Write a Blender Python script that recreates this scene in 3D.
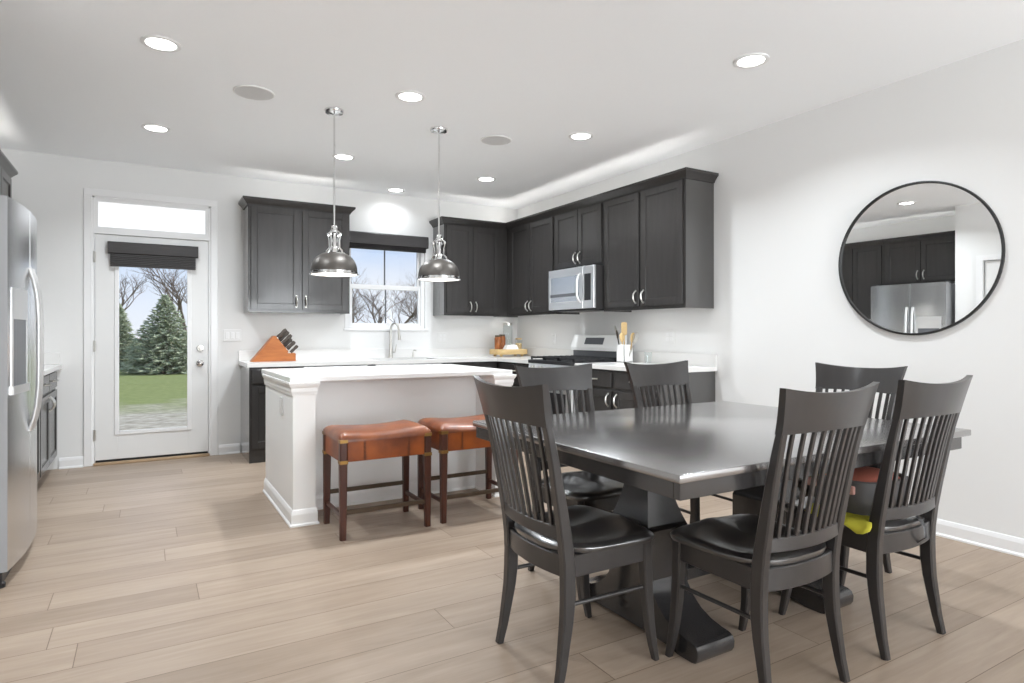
import bpy, bmesh, math, random
from mathutils import Vector, Matrix, Euler
random.seed(7)
scn = bpy.context.scene
C = scn.collection
for o in list(bpy.data.objects): bpy.data.objects.remove(o)
PI = math.pi

# ------------------------------------------------------------------ camera, world, exposure
cam_d = bpy.data.cameras.new('camera'); cam = bpy.data.objects.new('camera', cam_d); C.objects.link(cam)
cam.location = (0, 0, 1.1786)
cam.rotation_euler = (PI/2, 0, -0.5303)
cam_d.sensor_width = 36; cam_d.lens = 624.36/1024*36
cam_d.shift_y = -7.44/1024
cam_d.clip_start = 0.05; cam_d.clip_end = 300
scn.camera = cam
vs = scn.view_settings
scn.display_settings.display_device = 'sRGB'
vs.view_transform = 'Standard'; vs.look = 'None'; vs.gamma = 1; vs.use_curve_mapping = False
vs.exposure = 0.62
scn.cycles.use_denoising = True
scn.cycles.max_bounces = 10; scn.cycles.diffuse_bounces = 6; scn.cycles.glossy_bounces = 5
scn.cycles.transmission_bounces = 6; scn.cycles.transparent_max_bounces = 12
scn.cycles.caustics_reflective = False; scn.cycles.caustics_refractive = False
scn.cycles.sample_clamp_indirect = 4.0

def make_world():
    w = bpy.data.worlds.new('sky'); scn.world = w; w.use_nodes = True
    nt = w.node_tree; N = nt.nodes; L = nt.links; N.clear()
    out = N.new('ShaderNodeOutputWorld'); bg = N.new('ShaderNodeBackground')
    tc = N.new('ShaderNodeTexCoord'); sep = N.new('ShaderNodeSeparateXYZ'); cr = N.new('ShaderNodeValToRGB')
    L.new(tc.outputs['Generated'], sep.inputs[0]); L.new(sep.outputs['Z'], cr.inputs[0])
    e = cr.color_ramp.elements
    e[0].position = 0.0; e[0].color = (.86, .90, .97, 1)
    e[1].position = .6; e[1].color = (.40, .58, .92, 1)
    m = e.new(.06); m.color = (.74, .83, .97, 1)
    m = e.new(.16); m.color = (.50, .66, .93, 1)
    nz = N.new('ShaderNodeTexNoise'); nz.inputs['Scale'].default_value = 2.2; nz.inputs['Detail'].default_value = 5
    mp = N.new('ShaderNodeMapping'); mp.inputs['Scale'].default_value = (1, 1, 3.5)
    L.new(tc.outputs['Generated'], mp.inputs[0]); L.new(mp.outputs[0], nz.inputs['Vector'])
    r2 = N.new('ShaderNodeValToRGB'); r2.color_ramp.elements[0].position = .48; r2.color_ramp.elements[1].position = .72
    L.new(nz.outputs['Fac'], r2.inputs[0])
    mx = N.new('ShaderNodeMix'); mx.data_type = 'RGBA'
    L.new(r2.outputs[0], mx.inputs[0]); L.new(cr.outputs[0], mx.inputs[6]); mx.inputs[7].default_value = (.9, .92, .96, 1)
    L.new(mx.outputs[2], bg.inputs[0]); bg.inputs[1].default_value = .68
    L.new(bg.outputs[0], out.inputs[0])
make_world()

CAN_W = 12.0          # each recessed lamp
PEND_W = 2.0
TOP_W = .85            # watts per metre of the light strips on top of the wall cabinets
UNDER_W = .3          # and of those below them
FILL_W = 135.0         # base power of the added lamps behind the camera
def area(name, loc, rot, sx, sy, power, col=(1, 1, 1), shape='RECTANGLE', spread=PI):
    d = bpy.data.lights.new(name, 'AREA'); d.energy = power; d.color = col; d.shape = shape; d.size = sx
    if shape in ('RECTANGLE', 'ELLIPSE'): d.size_y = sy
    d.spread = spread
    o = bpy.data.objects.new(name, d); C.objects.link(o); o.location = loc; o.rotation_euler = rot
    return o
# lamps added to brighten the room through two made-up windows behind the camera
REAR_Y = -3.6; LIV_X = -4.6; LIV_Y = 1.9
area('rear_fill_lamp', (2.5, REAR_Y - .25, 1.3), (PI/2 + math.radians(20), 0, 0), 2.6, 2.2, FILL_W*1.6, (.92, .965, 1))
area('living_fill_lamp', (LIV_X - .25, -1.0, 1.3), (PI/2 + math.radians(50), 0, -PI/2), 3.6, 2.2, FILL_W*.5, (.94, .975, 1))
sun_d = bpy.data.lights.new('sun', 'SUN'); sun_d.energy = 2.2; sun_d.angle = math.radians(20); sun_d.color = (1, .97, .92)
sun = bpy.data.objects.new('sun', sun_d); C.objects.link(sun); sun.rotation_euler = (0, math.radians(42), 0)

# ------------------------------------------------------------------ materials
MATS = {}
def nodes(name):
    m = bpy.data.materials.new(name); m.use_nodes = True
    nt = m.node_tree; b = nt.nodes['Principled BSDF']
    return m, nt, b
def srgb(r, g, b):
    f = lambda c: ((c/255)/12.92 if c/255 <= .04045 else ((c/255+.055)/1.055)**2.4)
    return (f(r), f(g), f(b), 1)
def mat(name, col, rough=.5, metal=0, spec=.5, var=0, vscale=8, stretch=(1, 1, 1), bump=0, col2=None, coat=0, trans=0, ior=1.45, emit=None, estr=0):
    m, nt, b = nodes(name); N = nt.nodes; L = nt.links
    b.inputs['Base Color'].default_value = col; b.inputs['Roughness'].default_value = rough
    b.inputs['Metallic'].default_value = metal; b.inputs['Specular IOR Level'].default_value = spec
    b.inputs['Coat Weight'].default_value = coat; b.inputs['Coat Roughness'].default_value = .15
    b.inputs['Transmission Weight'].default_value = trans; b.inputs['IOR'].default_value = ior
    if emit: b.inputs['Emission Color'].default_value = emit; b.inputs['Emission Strength'].default_value = estr
    tc = N.new('ShaderNodeTexCoord'); mp = N.new('ShaderNodeMapping'); mp.inputs['Scale'].default_value = stretch
    nz = N.new('ShaderNodeTexNoise'); nz.inputs['Scale'].default_value = vscale; nz.inputs['Detail'].default_value = 4
    L.new(tc.outputs['Object'], mp.inputs[0]); L.new(mp.outputs[0], nz.inputs['Vector'])
    if var or col2:
        mx = N.new('ShaderNodeMix'); mx.data_type = 'RGBA'
        c2 = col2 or tuple(max(0, c*(1-var)) for c in col[:3]) + (1,)
        cr = N.new('ShaderNodeValToRGB'); cr.color_ramp.elements[0].position = .35; cr.color_ramp.elements[1].position = .65
        L.new(nz.outputs['Fac'], cr.inputs[0]); L.new(cr.outputs[0], mx.inputs[0])
        mx.inputs[6].default_value = col; mx.inputs[7].default_value = c2
        L.new(mx.outputs[2], b.inputs['Base Color'])
    if bump:
        bp = N.new('ShaderNodeBump'); bp.inputs['Strength'].default_value = bump; bp.inputs['Distance'].default_value = .002
        L.new(nz.outputs['Fac'], bp.inputs['Height']); L.new(bp.outputs[0], b.inputs['Normal'])
    MATS[name] = m
    return m

M = MATS
mat('wall_paint', srgb(226, 226, 225), .7, spec=.2, bump=.03, vscale=120)
mat('ceiling_paint', srgb(249, 251, 253), .85, spec=.1, bump=.03, vscale=120)
mat('trim_white', srgb(230, 230, 230), .35)
mat('door_white', srgb(224, 224, 223), .4)
mat('espresso', srgb(58, 56, 55), .24, var=.10, vscale=5, stretch=(6, 6, .6), spec=.45, coat=.15)
MATS['espresso'].node_tree.nodes['Principled BSDF'].inputs['Coat Roughness'].default_value = .1
mat('espresso_dark', srgb(48, 46, 46), .45)
mat('quartz', srgb(225, 224, 222), .22, var=.03, vscale=4)
mat('island_white', srgb(245, 245, 244), .4)
mat('nickel', srgb(205, 203, 198), .28, metal=1)
mat('chrome', srgb(225, 225, 225), .12, metal=1)
mat('steel', srgb(222, 223, 224), .26, metal=1, var=.08, vscale=6, stretch=(40, 40, .6))
mat('grey_painted_steel', srgb(150, 151, 153), .5)
mat('espresso_panel', srgb(58, 56, 55), .2, var=.08, vscale=5, stretch=(6, 6, .6), coat=1)
MATS['espresso_panel'].node_tree.nodes['Principled BSDF'].inputs['Coat IOR'].default_value = 1.8
MATS['espresso_panel'].node_tree.nodes['Principled BSDF'].inputs['Coat Roughness'].default_value = .08
mat('steel_bright', srgb(222, 222, 222), .33, metal=.85)
mat('black_plastic', srgb(32, 32, 34), .35)
mat('black_iron', srgb(38, 38, 40), .5)
mat('grey_panel', srgb(92, 94, 98), .3)
mat('blind_dark', srgb(56, 53, 53), .5, var=.2, vscale=30, stretch=(.3, 1, 4))
mat('shade_gunmetal', srgb(84, 80, 76), .42, metal=.6)
mat('shade_inner', srgb(250, 248, 242), .4, emit=(1, .97, .9, 1), estr=.0)
mat('bulb', (1, 1, 1, 1), .5, emit=(1, .96, .88, 1), estr=9)
mat('led', (1, 1, 1, 1), .5, emit=(1, .99, .97, 1), estr=6)
mat('led_soft', (1, 1, 1, 1), .5, emit=(1, .96, .88, 1), estr=1.6)
mat('speaker_grille', srgb(206, 206, 206), .8, bump=.4, vscale=600)
mat('chair_black', srgb(50, 47, 46), .32, coat=.25, var=.25, vscale=4, stretch=(3, 3, .7), spec=.55)
mat('chair_seat', srgb(40, 38, 38), .3, var=.2, vscale=3, stretch=(1, 5, 1), spec=.8, coat=1)
MATS['chair_seat'].node_tree.nodes['Principled BSDF'].inputs['Coat IOR'].default_value = 1.8
MATS['chair_seat'].node_tree.nodes['Principled BSDF'].inputs['Coat Roughness'].default_value = .24
mat('table_top', srgb(66, 60, 58), .24, var=.25, vscale=3, stretch=(.5, 8, 1), spec=1, col2=srgb(54, 50, 49), coat=1)
MATS['table_top'].node_tree.nodes['Principled BSDF'].inputs['Coat IOR'].default_value = 2.8
MATS['table_top'].node_tree.nodes['Principled BSDF'].inputs['Coat Roughness'].default_value = .2
mat('table_wood', srgb(46, 44, 44), .24, coat=.8, var=.25, vscale=4, stretch=(1, 1, 1), spec=.5)
mat('leather', srgb(140, 78, 42), .32, col2=srgb(98, 49, 28), vscale=7, bump=.3, spec=.5, coat=.15)
mat('leather_side', srgb(158, 82, 30), .4, col2=srgb(112, 54, 22), vscale=6, bump=.15)
mat('stitch', srgb(96, 50, 24), .6)
mat('walnut', srgb(84, 46, 32), .35, col2=srgb(64, 34, 25), vscale=6, stretch=(4, 4, .5))
mat('brass', srgb(150, 116, 66), .35, metal=.9)
mat('bronze_bar', srgb(82, 68, 54), .45, metal=.5)
mat('knife_wood', srgb(176, 104, 46), .45, col2=srgb(158, 88, 36), vscale=8, stretch=(1, 1, 5))
mat('bamboo', srgb(212, 184, 134), .5, col2=srgb(194, 164, 112), vscale=10, stretch=(.6, 4, 4))
mat('spoon_wood', srgb(214, 184, 132), .55, var=.1)
mat('knife_handle', srgb(66, 56, 48), .45, var=.2, vscale=60)
mat('ceramic', srgb(240, 240, 238), .25)
mat('amber', srgb(150, 88, 44), .2, spec=.6, col2=srgb(112, 62, 30), vscale=20)
mat('booster_grey', srgb(98, 96, 95), .6, var=.08)
mat('coral', srgb(176, 100, 82), .7, var=.08)
mat('yellow_cloth', srgb(178, 170, 50), .85, bump=.3, vscale=90)
mat('pink', srgb(206, 160, 150), .7)
mat('mirror_frame', srgb(30, 30, 30), .4)
mat('mirror_glass', (.93, .94, .94, 1), .0, metal=1)
mat('plate_white', srgb(226, 226, 225), .35)
mat('plate_slot', srgb(150, 150, 150), .5)
mat('threshold', srgb(176, 150, 120), .5, var=.1)
mat('rubber', srgb(26, 26, 26), .6)
mat('bark', srgb(116, 104, 96), .9, var=.3, vscale=6)
mat('twig', srgb(132, 116, 106), .9, var=.2, vscale=6)
mat('spruce_green', srgb(182, 188, 158), .85, col2=srgb(132, 144, 112), vscale=5)
mat('shrub_green', srgb(112, 132, 74), .85, var=.3, vscale=8)
mat('brush_brown', srgb(150, 124, 104), .9, var=.3, vscale=8)

def glass_mat(name, tint=(1, 1, 1, 1), refl=.12, rough=0.0):
    m = bpy.data.materials.new(name); m.use_nodes = True; nt = m.node_tree; N = nt.nodes; L = nt.links; N.clear()
    out = N.new('ShaderNodeOutputMaterial'); mx = N.new('ShaderNodeMixShader'); t = N.new('ShaderNodeBsdfTransparent')
    g = N.new('ShaderNodeBsdfGlossy'); g.inputs['Roughness'].default_value = rough
    t.inputs[0].default_value = tint
    lw = N.new('ShaderNodeLayerWeight'); lw.inputs[0].default_value = .5
    pw = N.new('ShaderNodeMath'); pw.operation = 'POWER'; L.new(lw.outputs['Facing'], pw.inputs[0]); pw.inputs[1].default_value = 4
    ma = N.new('ShaderNodeMath'); ma.operation = 'MULTIPLY_ADD'; L.new(pw.outputs[0], ma.inputs[0]); ma.inputs[1].default_value = .7; ma.inputs[2].default_value = .02
    L.new(ma.outputs[0], mx.inputs[0]); L.new(t.outputs[0], mx.inputs[1]); L.new(g.outputs[0], mx.inputs[2])
    L.new(mx.outputs[0], out.inputs[0]); MATS[name] = m
glass_mat('pane'); glass_mat('clear_glass', (.95, .965, .965, 1))
def frosted():
    m = bpy.data.materials.new('frosted_pane'); m.use_nodes = True; nt = m.node_tree; N = nt.nodes; L = nt.links; N.clear()
    out = N.new('ShaderNodeOutputMaterial'); mx = N.new('ShaderNodeMixShader'); t = N.new('ShaderNodeBsdfTranslucent')
    d = N.new('ShaderNodeBsdfPrincipled'); d.inputs['Base Color'].default_value = (.95, .95, .96, 1); d.inputs['Roughness'].default_value = .25; d.inputs['Emission Color'].default_value = (.97, .98, 1, 1); d.inputs['Emission Strength'].default_value = .3  # emission puts the daylight glow into the pane itself
    t.inputs[0].default_value = (1, 1, 1, 1); mx.inputs[0].default_value = .55
    L.new(t.outputs[0], mx.inputs[1]); L.new(d.outputs[0], mx.inputs[2]); L.new(mx.outputs[0], out.inputs[0]); MATS['frosted_pane'] = m
frosted()

def floor_mat():
    m, nt, b = nodes('oak_planks'); N = nt.nodes; L = nt.links
    PW, PL = .205, 1.9
    def mth(op, a, c=None):
        n = N.new('ShaderNodeMath'); n.operation = op
        for i, v in enumerate((a, c)):
            if v is None: continue
            if isinstance(v, (int, float)): n.inputs[i].default_value = v
            else: L.new(v, n.inputs[i])
        return n.outputs[0]
    geo = N.new('ShaderNodeNewGeometry'); sep = N.new('ShaderNodeSeparateXYZ'); L.new(geo.outputs['Position'], sep.inputs[0])
    x, y = sep.outputs['X'], sep.outputs['Y']
    yr = mth('DIVIDE', mth('ADD', y, 20.07), PW); row = mth('FLOOR', yr); fy = mth('FRACT', yr)
    wn = N.new('ShaderNodeTexWhiteNoise'); wn.noise_dimensions = '1D'; L.new(row, wn.inputs['W'])
    xr = mth('DIVIDE', mth('ADD', mth('ADD', x, 40), mth('MULTIPLY', wn.outputs['Value'], PL)), PL)
    idx = mth('FLOOR', xr); fx = mth('FRACT', xr)
    cmb = N.new('ShaderNodeCombineXYZ'); L.new(row, cmb.inputs[0]); L.new(idx, cmb.inputs[1])
    w2 = N.new('ShaderNodeTexWhiteNoise'); w2.noise_dimensions = '2D'; L.new(cmb.outputs[0], w2.inputs['Vector'])
    # grain: noise stretched along the plank, offset per plank
    c3 = N.new('ShaderNodeCombineXYZ')
    L.new(mth('ADD', mth('MULTIPLY', x, 1.3), mth('MULTIPLY', w2.outputs['Value'], 37)), c3.inputs[0])
    L.new(mth('MULTIPLY', y, 16), c3.inputs[1]); L.new(mth('MULTIPLY', w2.outputs['Value'], 11), c3.inputs[2])
    nz = N.new('ShaderNodeTexNoise'); nz.inputs['Scale'].default_value = 1.6; nz.inputs['Detail'].default_value = 7; nz.inputs['Roughness'].default_value = .62; nz.inputs['Distortion'].default_value = .6
    L.new(c3.outputs[0], nz.inputs['Vector'])
    c4 = N.new('ShaderNodeCombineXYZ')
    L.new(mth('ADD', mth('MULTIPLY', x, 1.0), mth('MULTIPLY', w2.outputs['Value'], 17)), c4.inputs[0]); L.new(mth('MULTIPLY', y, 3.5), c4.inputs[1])
    n2 = N.new('ShaderNodeTexNoise'); n2.inputs['Scale'].default_value = 1.7; n2.inputs['Detail'].default_value = 3; L.new(c4.outputs[0], n2.inputs['Vector'])
    cr = N.new('ShaderNodeValToRGB'); e = cr.color_ramp.elements
    e[0].position = .25; e[0].color = srgb(138, 121, 104); e[1].position = .75; e[1].color = srgb(178, 161, 144)
    k = e.new(.5); k.color = srgb(160, 142, 125)
    L.new(mth('ADD', mth('MULTIPLY', nz.outputs['Fac'], .55), mth('ADD', mth('MULTIPLY', n2.outputs['Fac'], .26), mth('MULTIPLY', w2.outputs['Value'], .19))), cr.inputs[0])
    # seams
    ey = mth('MINIMUM', fy, mth('SUBTRACT', 1, fy)); ex = mth('MINIMUM', fx, mth('SUBTRACT', 1, fx))
    s = mth('MAXIMUM', mth('LESS_THAN', mth('MULTIPLY', ey, PW), .0017), mth('LESS_THAN', mth('MULTIPLY', ex, PL), .0017))
    mx = N.new('ShaderNodeMix'); mx.data_type = 'RGBA'; L.new(mth('MULTIPLY', s, .85), mx.inputs[0]); L.new(cr.outputs[0], mx.inputs[6]); mx.inputs[7].default_value = srgb(104, 84, 68)
    L.new(mx.outputs[2], b.inputs['Base Color'])
    b.inputs['Roughness'].default_value = .42; b.inputs['Specular IOR Level'].default_value = .4
    bp = N.new('ShaderNodeBump'); bp.inputs['Strength'].default_value = .12; bp.inputs['Distance'].default_value = .002
    L.new(mth('SUBTRACT', nz.outputs['Fac'], s), bp.inputs['Height']); L.new(bp.outputs[0], b.inputs['Normal'])
    MATS['oak_planks'] = m
floor_mat()
def lawn_mat():
    m, nt, b = nodes('lawn'); N = nt.nodes; L = nt.links
    geo = N.new('ShaderNodeNewGeometry'); sep = N.new('ShaderNodeSeparateXYZ'); L.new(geo.outputs['Position'], sep.inputs[0])
    nz = N.new('ShaderNodeTexNoise'); nz.inputs['Scale'].default_value = 1.1; nz.inputs['Detail'].default_value = 8; L.new(geo.outputs['Position'], nz.inputs['Vector'])
    n2 = N.new('ShaderNodeTexNoise'); n2.inputs['Scale'].default_value = 6; n2.inputs['Detail'].default_value = 6; L.new(geo.outputs['Position'], n2.inputs['Vector'])
    g = N.new('ShaderNodeMix'); g.data_type = 'RGBA'; L.new(n2.outputs['Fac'], g.inputs[0]); g.inputs[6].default_value = srgb(104, 114, 66); g.inputs[7].default_value = srgb(148, 156, 102)
    d = N.new('ShaderNodeMix'); d.data_type = 'RGBA'; L.new(n2.outputs['Fac'], d.inputs[0]); d.inputs[6].default_value = srgb(84, 80, 62); d.inputs[7].default_value = srgb(216, 208, 192)
    a = N.new('ShaderNodeMath'); a.operation = 'MULTIPLY_ADD'; L.new(nz.outputs['Fac'], a.inputs[0]); a.inputs[1].default_value = 5; L.new(sep.outputs['Y'], a.inputs[2])
    r = N.new('ShaderNodeMapRange'); L.new(a.outputs[0], r.inputs[0]); r.inputs[1].default_value = 15.6; r.inputs[2].default_value = 18.4
    mx = N.new('ShaderNodeMix'); mx.data_type = 'RGBA'; L.new(r.outputs[0], mx.inputs[0]); L.new(d.outputs[2], mx.inputs[6]); L.new(g.outputs[2], mx.inputs[7])
    L.new(mx.outputs[2], b.inputs['Base Color']); b.inputs['Roughness'].default_value = .95; b.inputs['Specular IOR Level'].default_value = .1
    MATS['lawn'] = m
lawn_mat()

# ------------------------------------------------------------------ mesh builder
class MB:
    def __init__(s): s.v = []; s.f = []; s.mi = []
    def add(s, vs_, fs_, mi=0):
        o = len(s.v); s.v += [tuple(p) for p in vs_]; s.f += [tuple(i+o for i in f) for f in fs_]; s.mi += [mi]*len(fs_)
        return s
    def box(s, lo, hi, bev=0, seg=2, rot=None, piv=None, mi=0):
        lo = Vector(lo); hi = Vector(hi); c = (lo+hi)/2; d = hi-lo
        bm = bmesh.new(); bmesh.ops.create_cube(bm, size=1)
        bmesh.ops.scale(bm, vec=d, verts=bm.verts)
        if bev: bmesh.ops.bevel(bm, geom=bm.edges[:], offset=min(bev, min(d)*.45), segments=seg, affect='EDGES', profile=.5)
        M4 = Matrix.Translation(c)
        if rot is not None:
            p = Vector(piv) if piv is not None else c
            M4 = Matrix.Translation(p) @ Euler(rot).to_matrix().to_4x4() @ Matrix.Translation(c-p)
        bm.verts.index_update()
        s.add([M4 @ v.co for v in bm.verts], [[v.index for v in f.verts] for f in bm.faces], mi); bm.free(); return s
    def lathe(s, prof, n=32, loc=(0, 0, 0), cap0=False, cap1=False, mi=0, axis=None):
        vs_ = []; fs_ = []
        R = Matrix.Identity(3)
        if axis is not None: R = Vector((0, 0, 1)).rotation_difference(Vector(axis)).to_matrix()
        for r, z in prof:
            for k in range(n):
                a = 2*PI*k/n; vs_.append(Vector(loc) + R @ Vector((r*math.cos(a), r*math.sin(a), z)))
        for i in range(len(prof)-1):
            for k in range(n):
                k2 = (k+1) % n; fs_.append((i*n+k, i*n+k2, (i+1)*n+k2, (i+1)*n+k))
        if cap0: fs_.append(tuple(reversed(range(n))))
        if cap1: fs_.append(tuple(range((len(prof)-1)*n, len(prof)*n)))
        return s.add(vs_, fs_, mi)
    def cyl(s, a, b, r, r2=None, n=16, mi=0):
        a = Vector(a); b = Vector(b); return s.lathe([(r, 0), (r if r2 is None else r2, (b-a).length)], n, a, True, True, mi, (b-a).normalized())
    def tube(s, pts, rad, n=8, mi=0, flat=None):
        # round (or elliptical, flat=(rx,ry)) tube along points; rad number or list
        pts = [Vector(p) for p in pts]; m = len(pts); vs_ = []; fs_ = []; up = None
        for i, p in enumerate(pts):
            t = (pts[min(i+1, m-1)] - pts[max(i-1, 0)]).normalized()
            if up is None:
                up = Vector((0, 0, 1)) if abs(t.z) < .9 else Vector((1, 0, 0))
            sx = t.cross(up)
            if sx.length < 1e-5: sx = t.orthogonal()
            sx.normalize(); u2 = sx.cross(t).normalized(); up = u2
            r = rad[i] if isinstance(rad, (list, tuple)) else rad
            for k in range(n):
                a = 2*PI*k/n
                fx, fy = flat or (1, 1)
                vs_.append(p + sx*(r*fx*math.cos(a)) + u2*(r*fy*math.sin(a)))
        for i in range(m-1):
            for k in range(n):
                k2 = (k+1) % n; fs_.append((i*n+k, i*n+k2, (i+1)*n+k2, (i+1)*n+k))
        fs_.append(tuple(reversed(range(n)))); fs_.append(tuple(range((m-1)*n, m*n)))
        return s.add(vs_, fs_, mi)
    def bar(s, pts, ws, ds, xdir=(1, 0, 0), ch=.15, mi=0):
        # rectangular section (chamfered) swept along pts; ws width along xdir, ds the other way
        pts = [Vector(p) for p in pts]; m = len(pts); vs_ = []; fs_ = []; X = Vector(xdir).normalized()
        for i, p in enumerate(pts):
            t = (pts[min(i+1, m-1)] - pts[max(i-1, 0)]).normalized()
            D = t.cross(X).normalized(); x2 = D.cross(t).normalized()
            w = (ws[i] if isinstance(ws, (list, tuple)) else ws)/2; d = (ds[i] if isinstance(ds, (list, tuple)) else ds)/2
            c = min(w, d)*ch*2
            for (a, b) in ((w-c, d), (w, d-c), (w, -d+c), (w-c, -d), (-w+c, -d), (-w, -d+c), (-w, d-c), (-w+c, d)):
                vs_.append(p + x2*a + D*b)
        n = 8
        for i in range(m-1):
            for k in range(n):
                k2 = (k+1) % n; fs_.append((i*n+k2, i*n+k, (i+1)*n+k, (i+1)*n+k2))
        fs_.append(tuple(range(n))); fs_.append(tuple(reversed(range((m-1)*n, m*n))))
        return s.add(vs_, fs_, mi)
    def prism(s, poly, h0, h1, plane='XY', mi=0):
        # polygon extruded along the remaining axis
        def P(a, b, h): return {'XY': (a, b, h), 'XZ': (a, h, b), 'YZ': (h, a, b)}[plane]
        n = len(poly); vs_ = [P(a, b, h0) for a, b in poly] + [P(a, b, h1) for a, b in poly]
        fs_ = [tuple(reversed(range(n))), tuple(range(n, 2*n))] + [(k, (k+1) % n, n+(k+1) % n, n+k) for k in range(n)]
        return s.add(vs_, fs_, mi)
    def sweep(s, path, prof, mi=0):
        # profile (outward offset, z) along an XY path with mitred corners; outward is to the right of travel
        n = len(prof); m = len(path); vs_ = []; fs_ = []
        P = [Vector((p[0], p[1])) for p in path]
        for i in range(m):
            d1 = (P[i]-P[i-1]).normalized() if i else (P[1]-P[0]).normalized()
            d2 = (P[i+1]-P[i]).normalized() if i < m-1 else d1
            n1 = Vector((d1.y, -d1.x)); n2 = Vector((d2.y, -d2.x)); b = (n1+n2).normalized(); k = 1/max(.2, b.dot(n1))
            for (o, z) in prof: q = P[i] + b*(o*k); vs_.append((q.x, q.y, z))
        for i in range(m-1):
            for k in range(n):
                k2 = (k+1) % n; fs_.append((i*n+k, (i+1)*n+k, (i+1)*n+k2, i*n+k2))
        fs_.append(tuple(range(n))); fs_.append(tuple(reversed(range((m-1)*n, m*n))))
        return s.add(vs_, fs_, mi)
    def build(s, name, material, parent=None, world=False, smooth=35):
        ms = material if isinstance(material, (list, tuple)) else [material]
        vs_ = [Vector(v) for v in s.v]; origin = None
        if parent is None:
            lo = [min(v[i] for v in vs_) for i in range(3)]; hi = [max(v[i] for v in vs_) for i in range(3)]
            origin = Vector(((lo[0]+hi[0])/2, (lo[1]+hi[1])/2, lo[2])); vs_ = [v-origin for v in vs_]
        elif world:
            inv = WM(parent).inverted(); vs_ = [inv @ v for v in vs_]
        me = bpy.data.meshes.new(name); me.from_pydata(vs_, [], s.f); me.validate(clean_customdata=False)
        for mm in ms: me.materials.append(MATS[mm])
        if len(ms) > 1 and len(me.polygons) == len(s.mi):
            for p, i in zip(me.polygons, s.mi): p.material_index = i
        bm = bmesh.new(); bm.from_mesh(me); bmesh.ops.recalc_face_normals(bm, faces=bm.faces); bm.to_mesh(me); bm.free()
        if smooth:
            me.polygons.foreach_set('use_smooth', [True]*len(me.polygons)); me.set_sharp_from_angle(angle=math.radians(smooth))
        o = bpy.data.objects.new(name, me); C.objects.link(o)
        if parent is not None: o.parent = parent
        else: o.location = origin
        return o
def WM(o):
    m = Matrix.Translation(o.location) @ o.rotation_euler.to_matrix().to_4x4()
    return (WM(o.parent) @ m) if o.parent else m
def tag(o, label, cat, group=None, kind=None):
    o['label'] = label; o['category'] = cat
    if group: o['group'] = group
    if kind: o['kind'] = kind
    return o
def thing(name, label, cat, loc=(0, 0, 0), rz=0, group=None, kind=None):
    o = bpy.data.objects.new(name, None); C.objects.link(o); o.location = loc; o.rotation_euler = (0, 0, rz)
    o.empty_display_size = .1
    return tag(o, label, cat, group, kind)
def struct(o, label, cat): return tag(o, label, cat, kind='structure')
def copy_tree(o, parent=None):
    c = o.copy(); C.objects.link(c); c.parent = parent
    for ch in [x for x in bpy.data.objects if x.parent == o]: copy_tree(ch, c)
    return c
def dup(src, loc, rz, label):
    c = copy_tree(src); c.location = loc; c.rotation_euler = (0, 0, rz); c['label'] = label
    return c

# ------------------------------------------------------------------ room shell
XR, YB, ZC = 4.01, 6.711, 2.742          # right wall, back wall, ceiling
XL, XW, YW = -1.27, -.655, 3.63          # kitchen left wall, pantry wall, its corner
T = .14
struct(MB().box((LIV_X-T, REAR_Y-T, -.12), (XR+T, YB+T, 0)).build('floor', 'oak_planks'), 'light oak plank floor running through the kitchen and dining area', 'floor')
struct(MB().box((LIV_X-T, REAR_Y-T, ZC), (XR+T, YB+T, ZC+.15)).build('ceiling', 'ceiling_paint'), 'smooth white ceiling with recessed lights', 'ceiling')
struct(MB().box((XR, REAR_Y, 0), (XR+T, YB, ZC)).build('wall_right', 'wall_paint'), 'white wall with the round mirror and range', 'wall')
# back wall with the door opening and the window opening
DX0, DX1, DZ1 = -.425, .552, 2.425
WX0, WX1, WZ0, WZ1 = 1.865, 2.775, 1.235, 2.24
b = MB()
b.box((XL, YB, 0), (DX0, YB+T, ZC)); b.box((DX0, YB, DZ1), (DX1, YB+T, ZC)); b.box((DX1, YB, 0), (WX0, YB+T, ZC))
b.box((WX0, YB, 0), (WX1, YB+T, WZ0)); b.box((WX0, YB, WZ1), (WX1, YB+T, ZC)); b.box((WX1, YB, 0), (XR+T, YB+T, ZC))
struct(b.build('wall_back', 'wall_paint', smooth=0), 'white back wall with the glass door and sink window', 'wall')
struct(MB().box((XL-T, YW, 0), (XL, YB+T, ZC)).build('wall_left', 'wall_paint', smooth=0), 'white wall behind the refrigerator and left cabinets', 'wall')
# pantry wall with a panel door (seen in the mirror)
PY0, PY1 = 2.50, 3.34
b = MB(); b.box((XW-.12, LIV_Y, 0), (XW, PY0, ZC)); b.box((XW-.12, PY0, 2.05), (XW, PY1, ZC)); b.box((XW-.12, PY1, 0), (XW, YW, ZC)); b.box((XL-T, YW-.12, 0), (XW-.12, YW, ZC))
struct(b.build('wall_pantry', 'wall_paint', smooth=0), 'white wall with a panel door seen in the mirror', 'wall')
struct(MB().box((LIV_X, LIV_Y, 0), (XW-.12, LIV_Y+.12, ZC)).build('wall_living', 'wall_paint', smooth=0), 'white wall of the living area behind the pantry', 'wall')
b = MB(); x0, x1 = 1.2, 3.8
b.box((LIV_X, REAR_Y-T, 0), (x0, REAR_Y, ZC)); b.box((x1, REAR_Y-T, 0), (XR+T, REAR_Y, ZC)); b.box((x0, REAR_Y-T, 0), (x1, REAR_Y, .15)); b.box((x0, REAR_Y-T, 2.45), (x1, REAR_Y, ZC))
struct(b.build('wall_rear', 'wall_paint', smooth=0), 'white wall with an added unseen window behind the camera', 'wall')
b = MB(); y0_, y1_ = -2.8, .8
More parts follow.
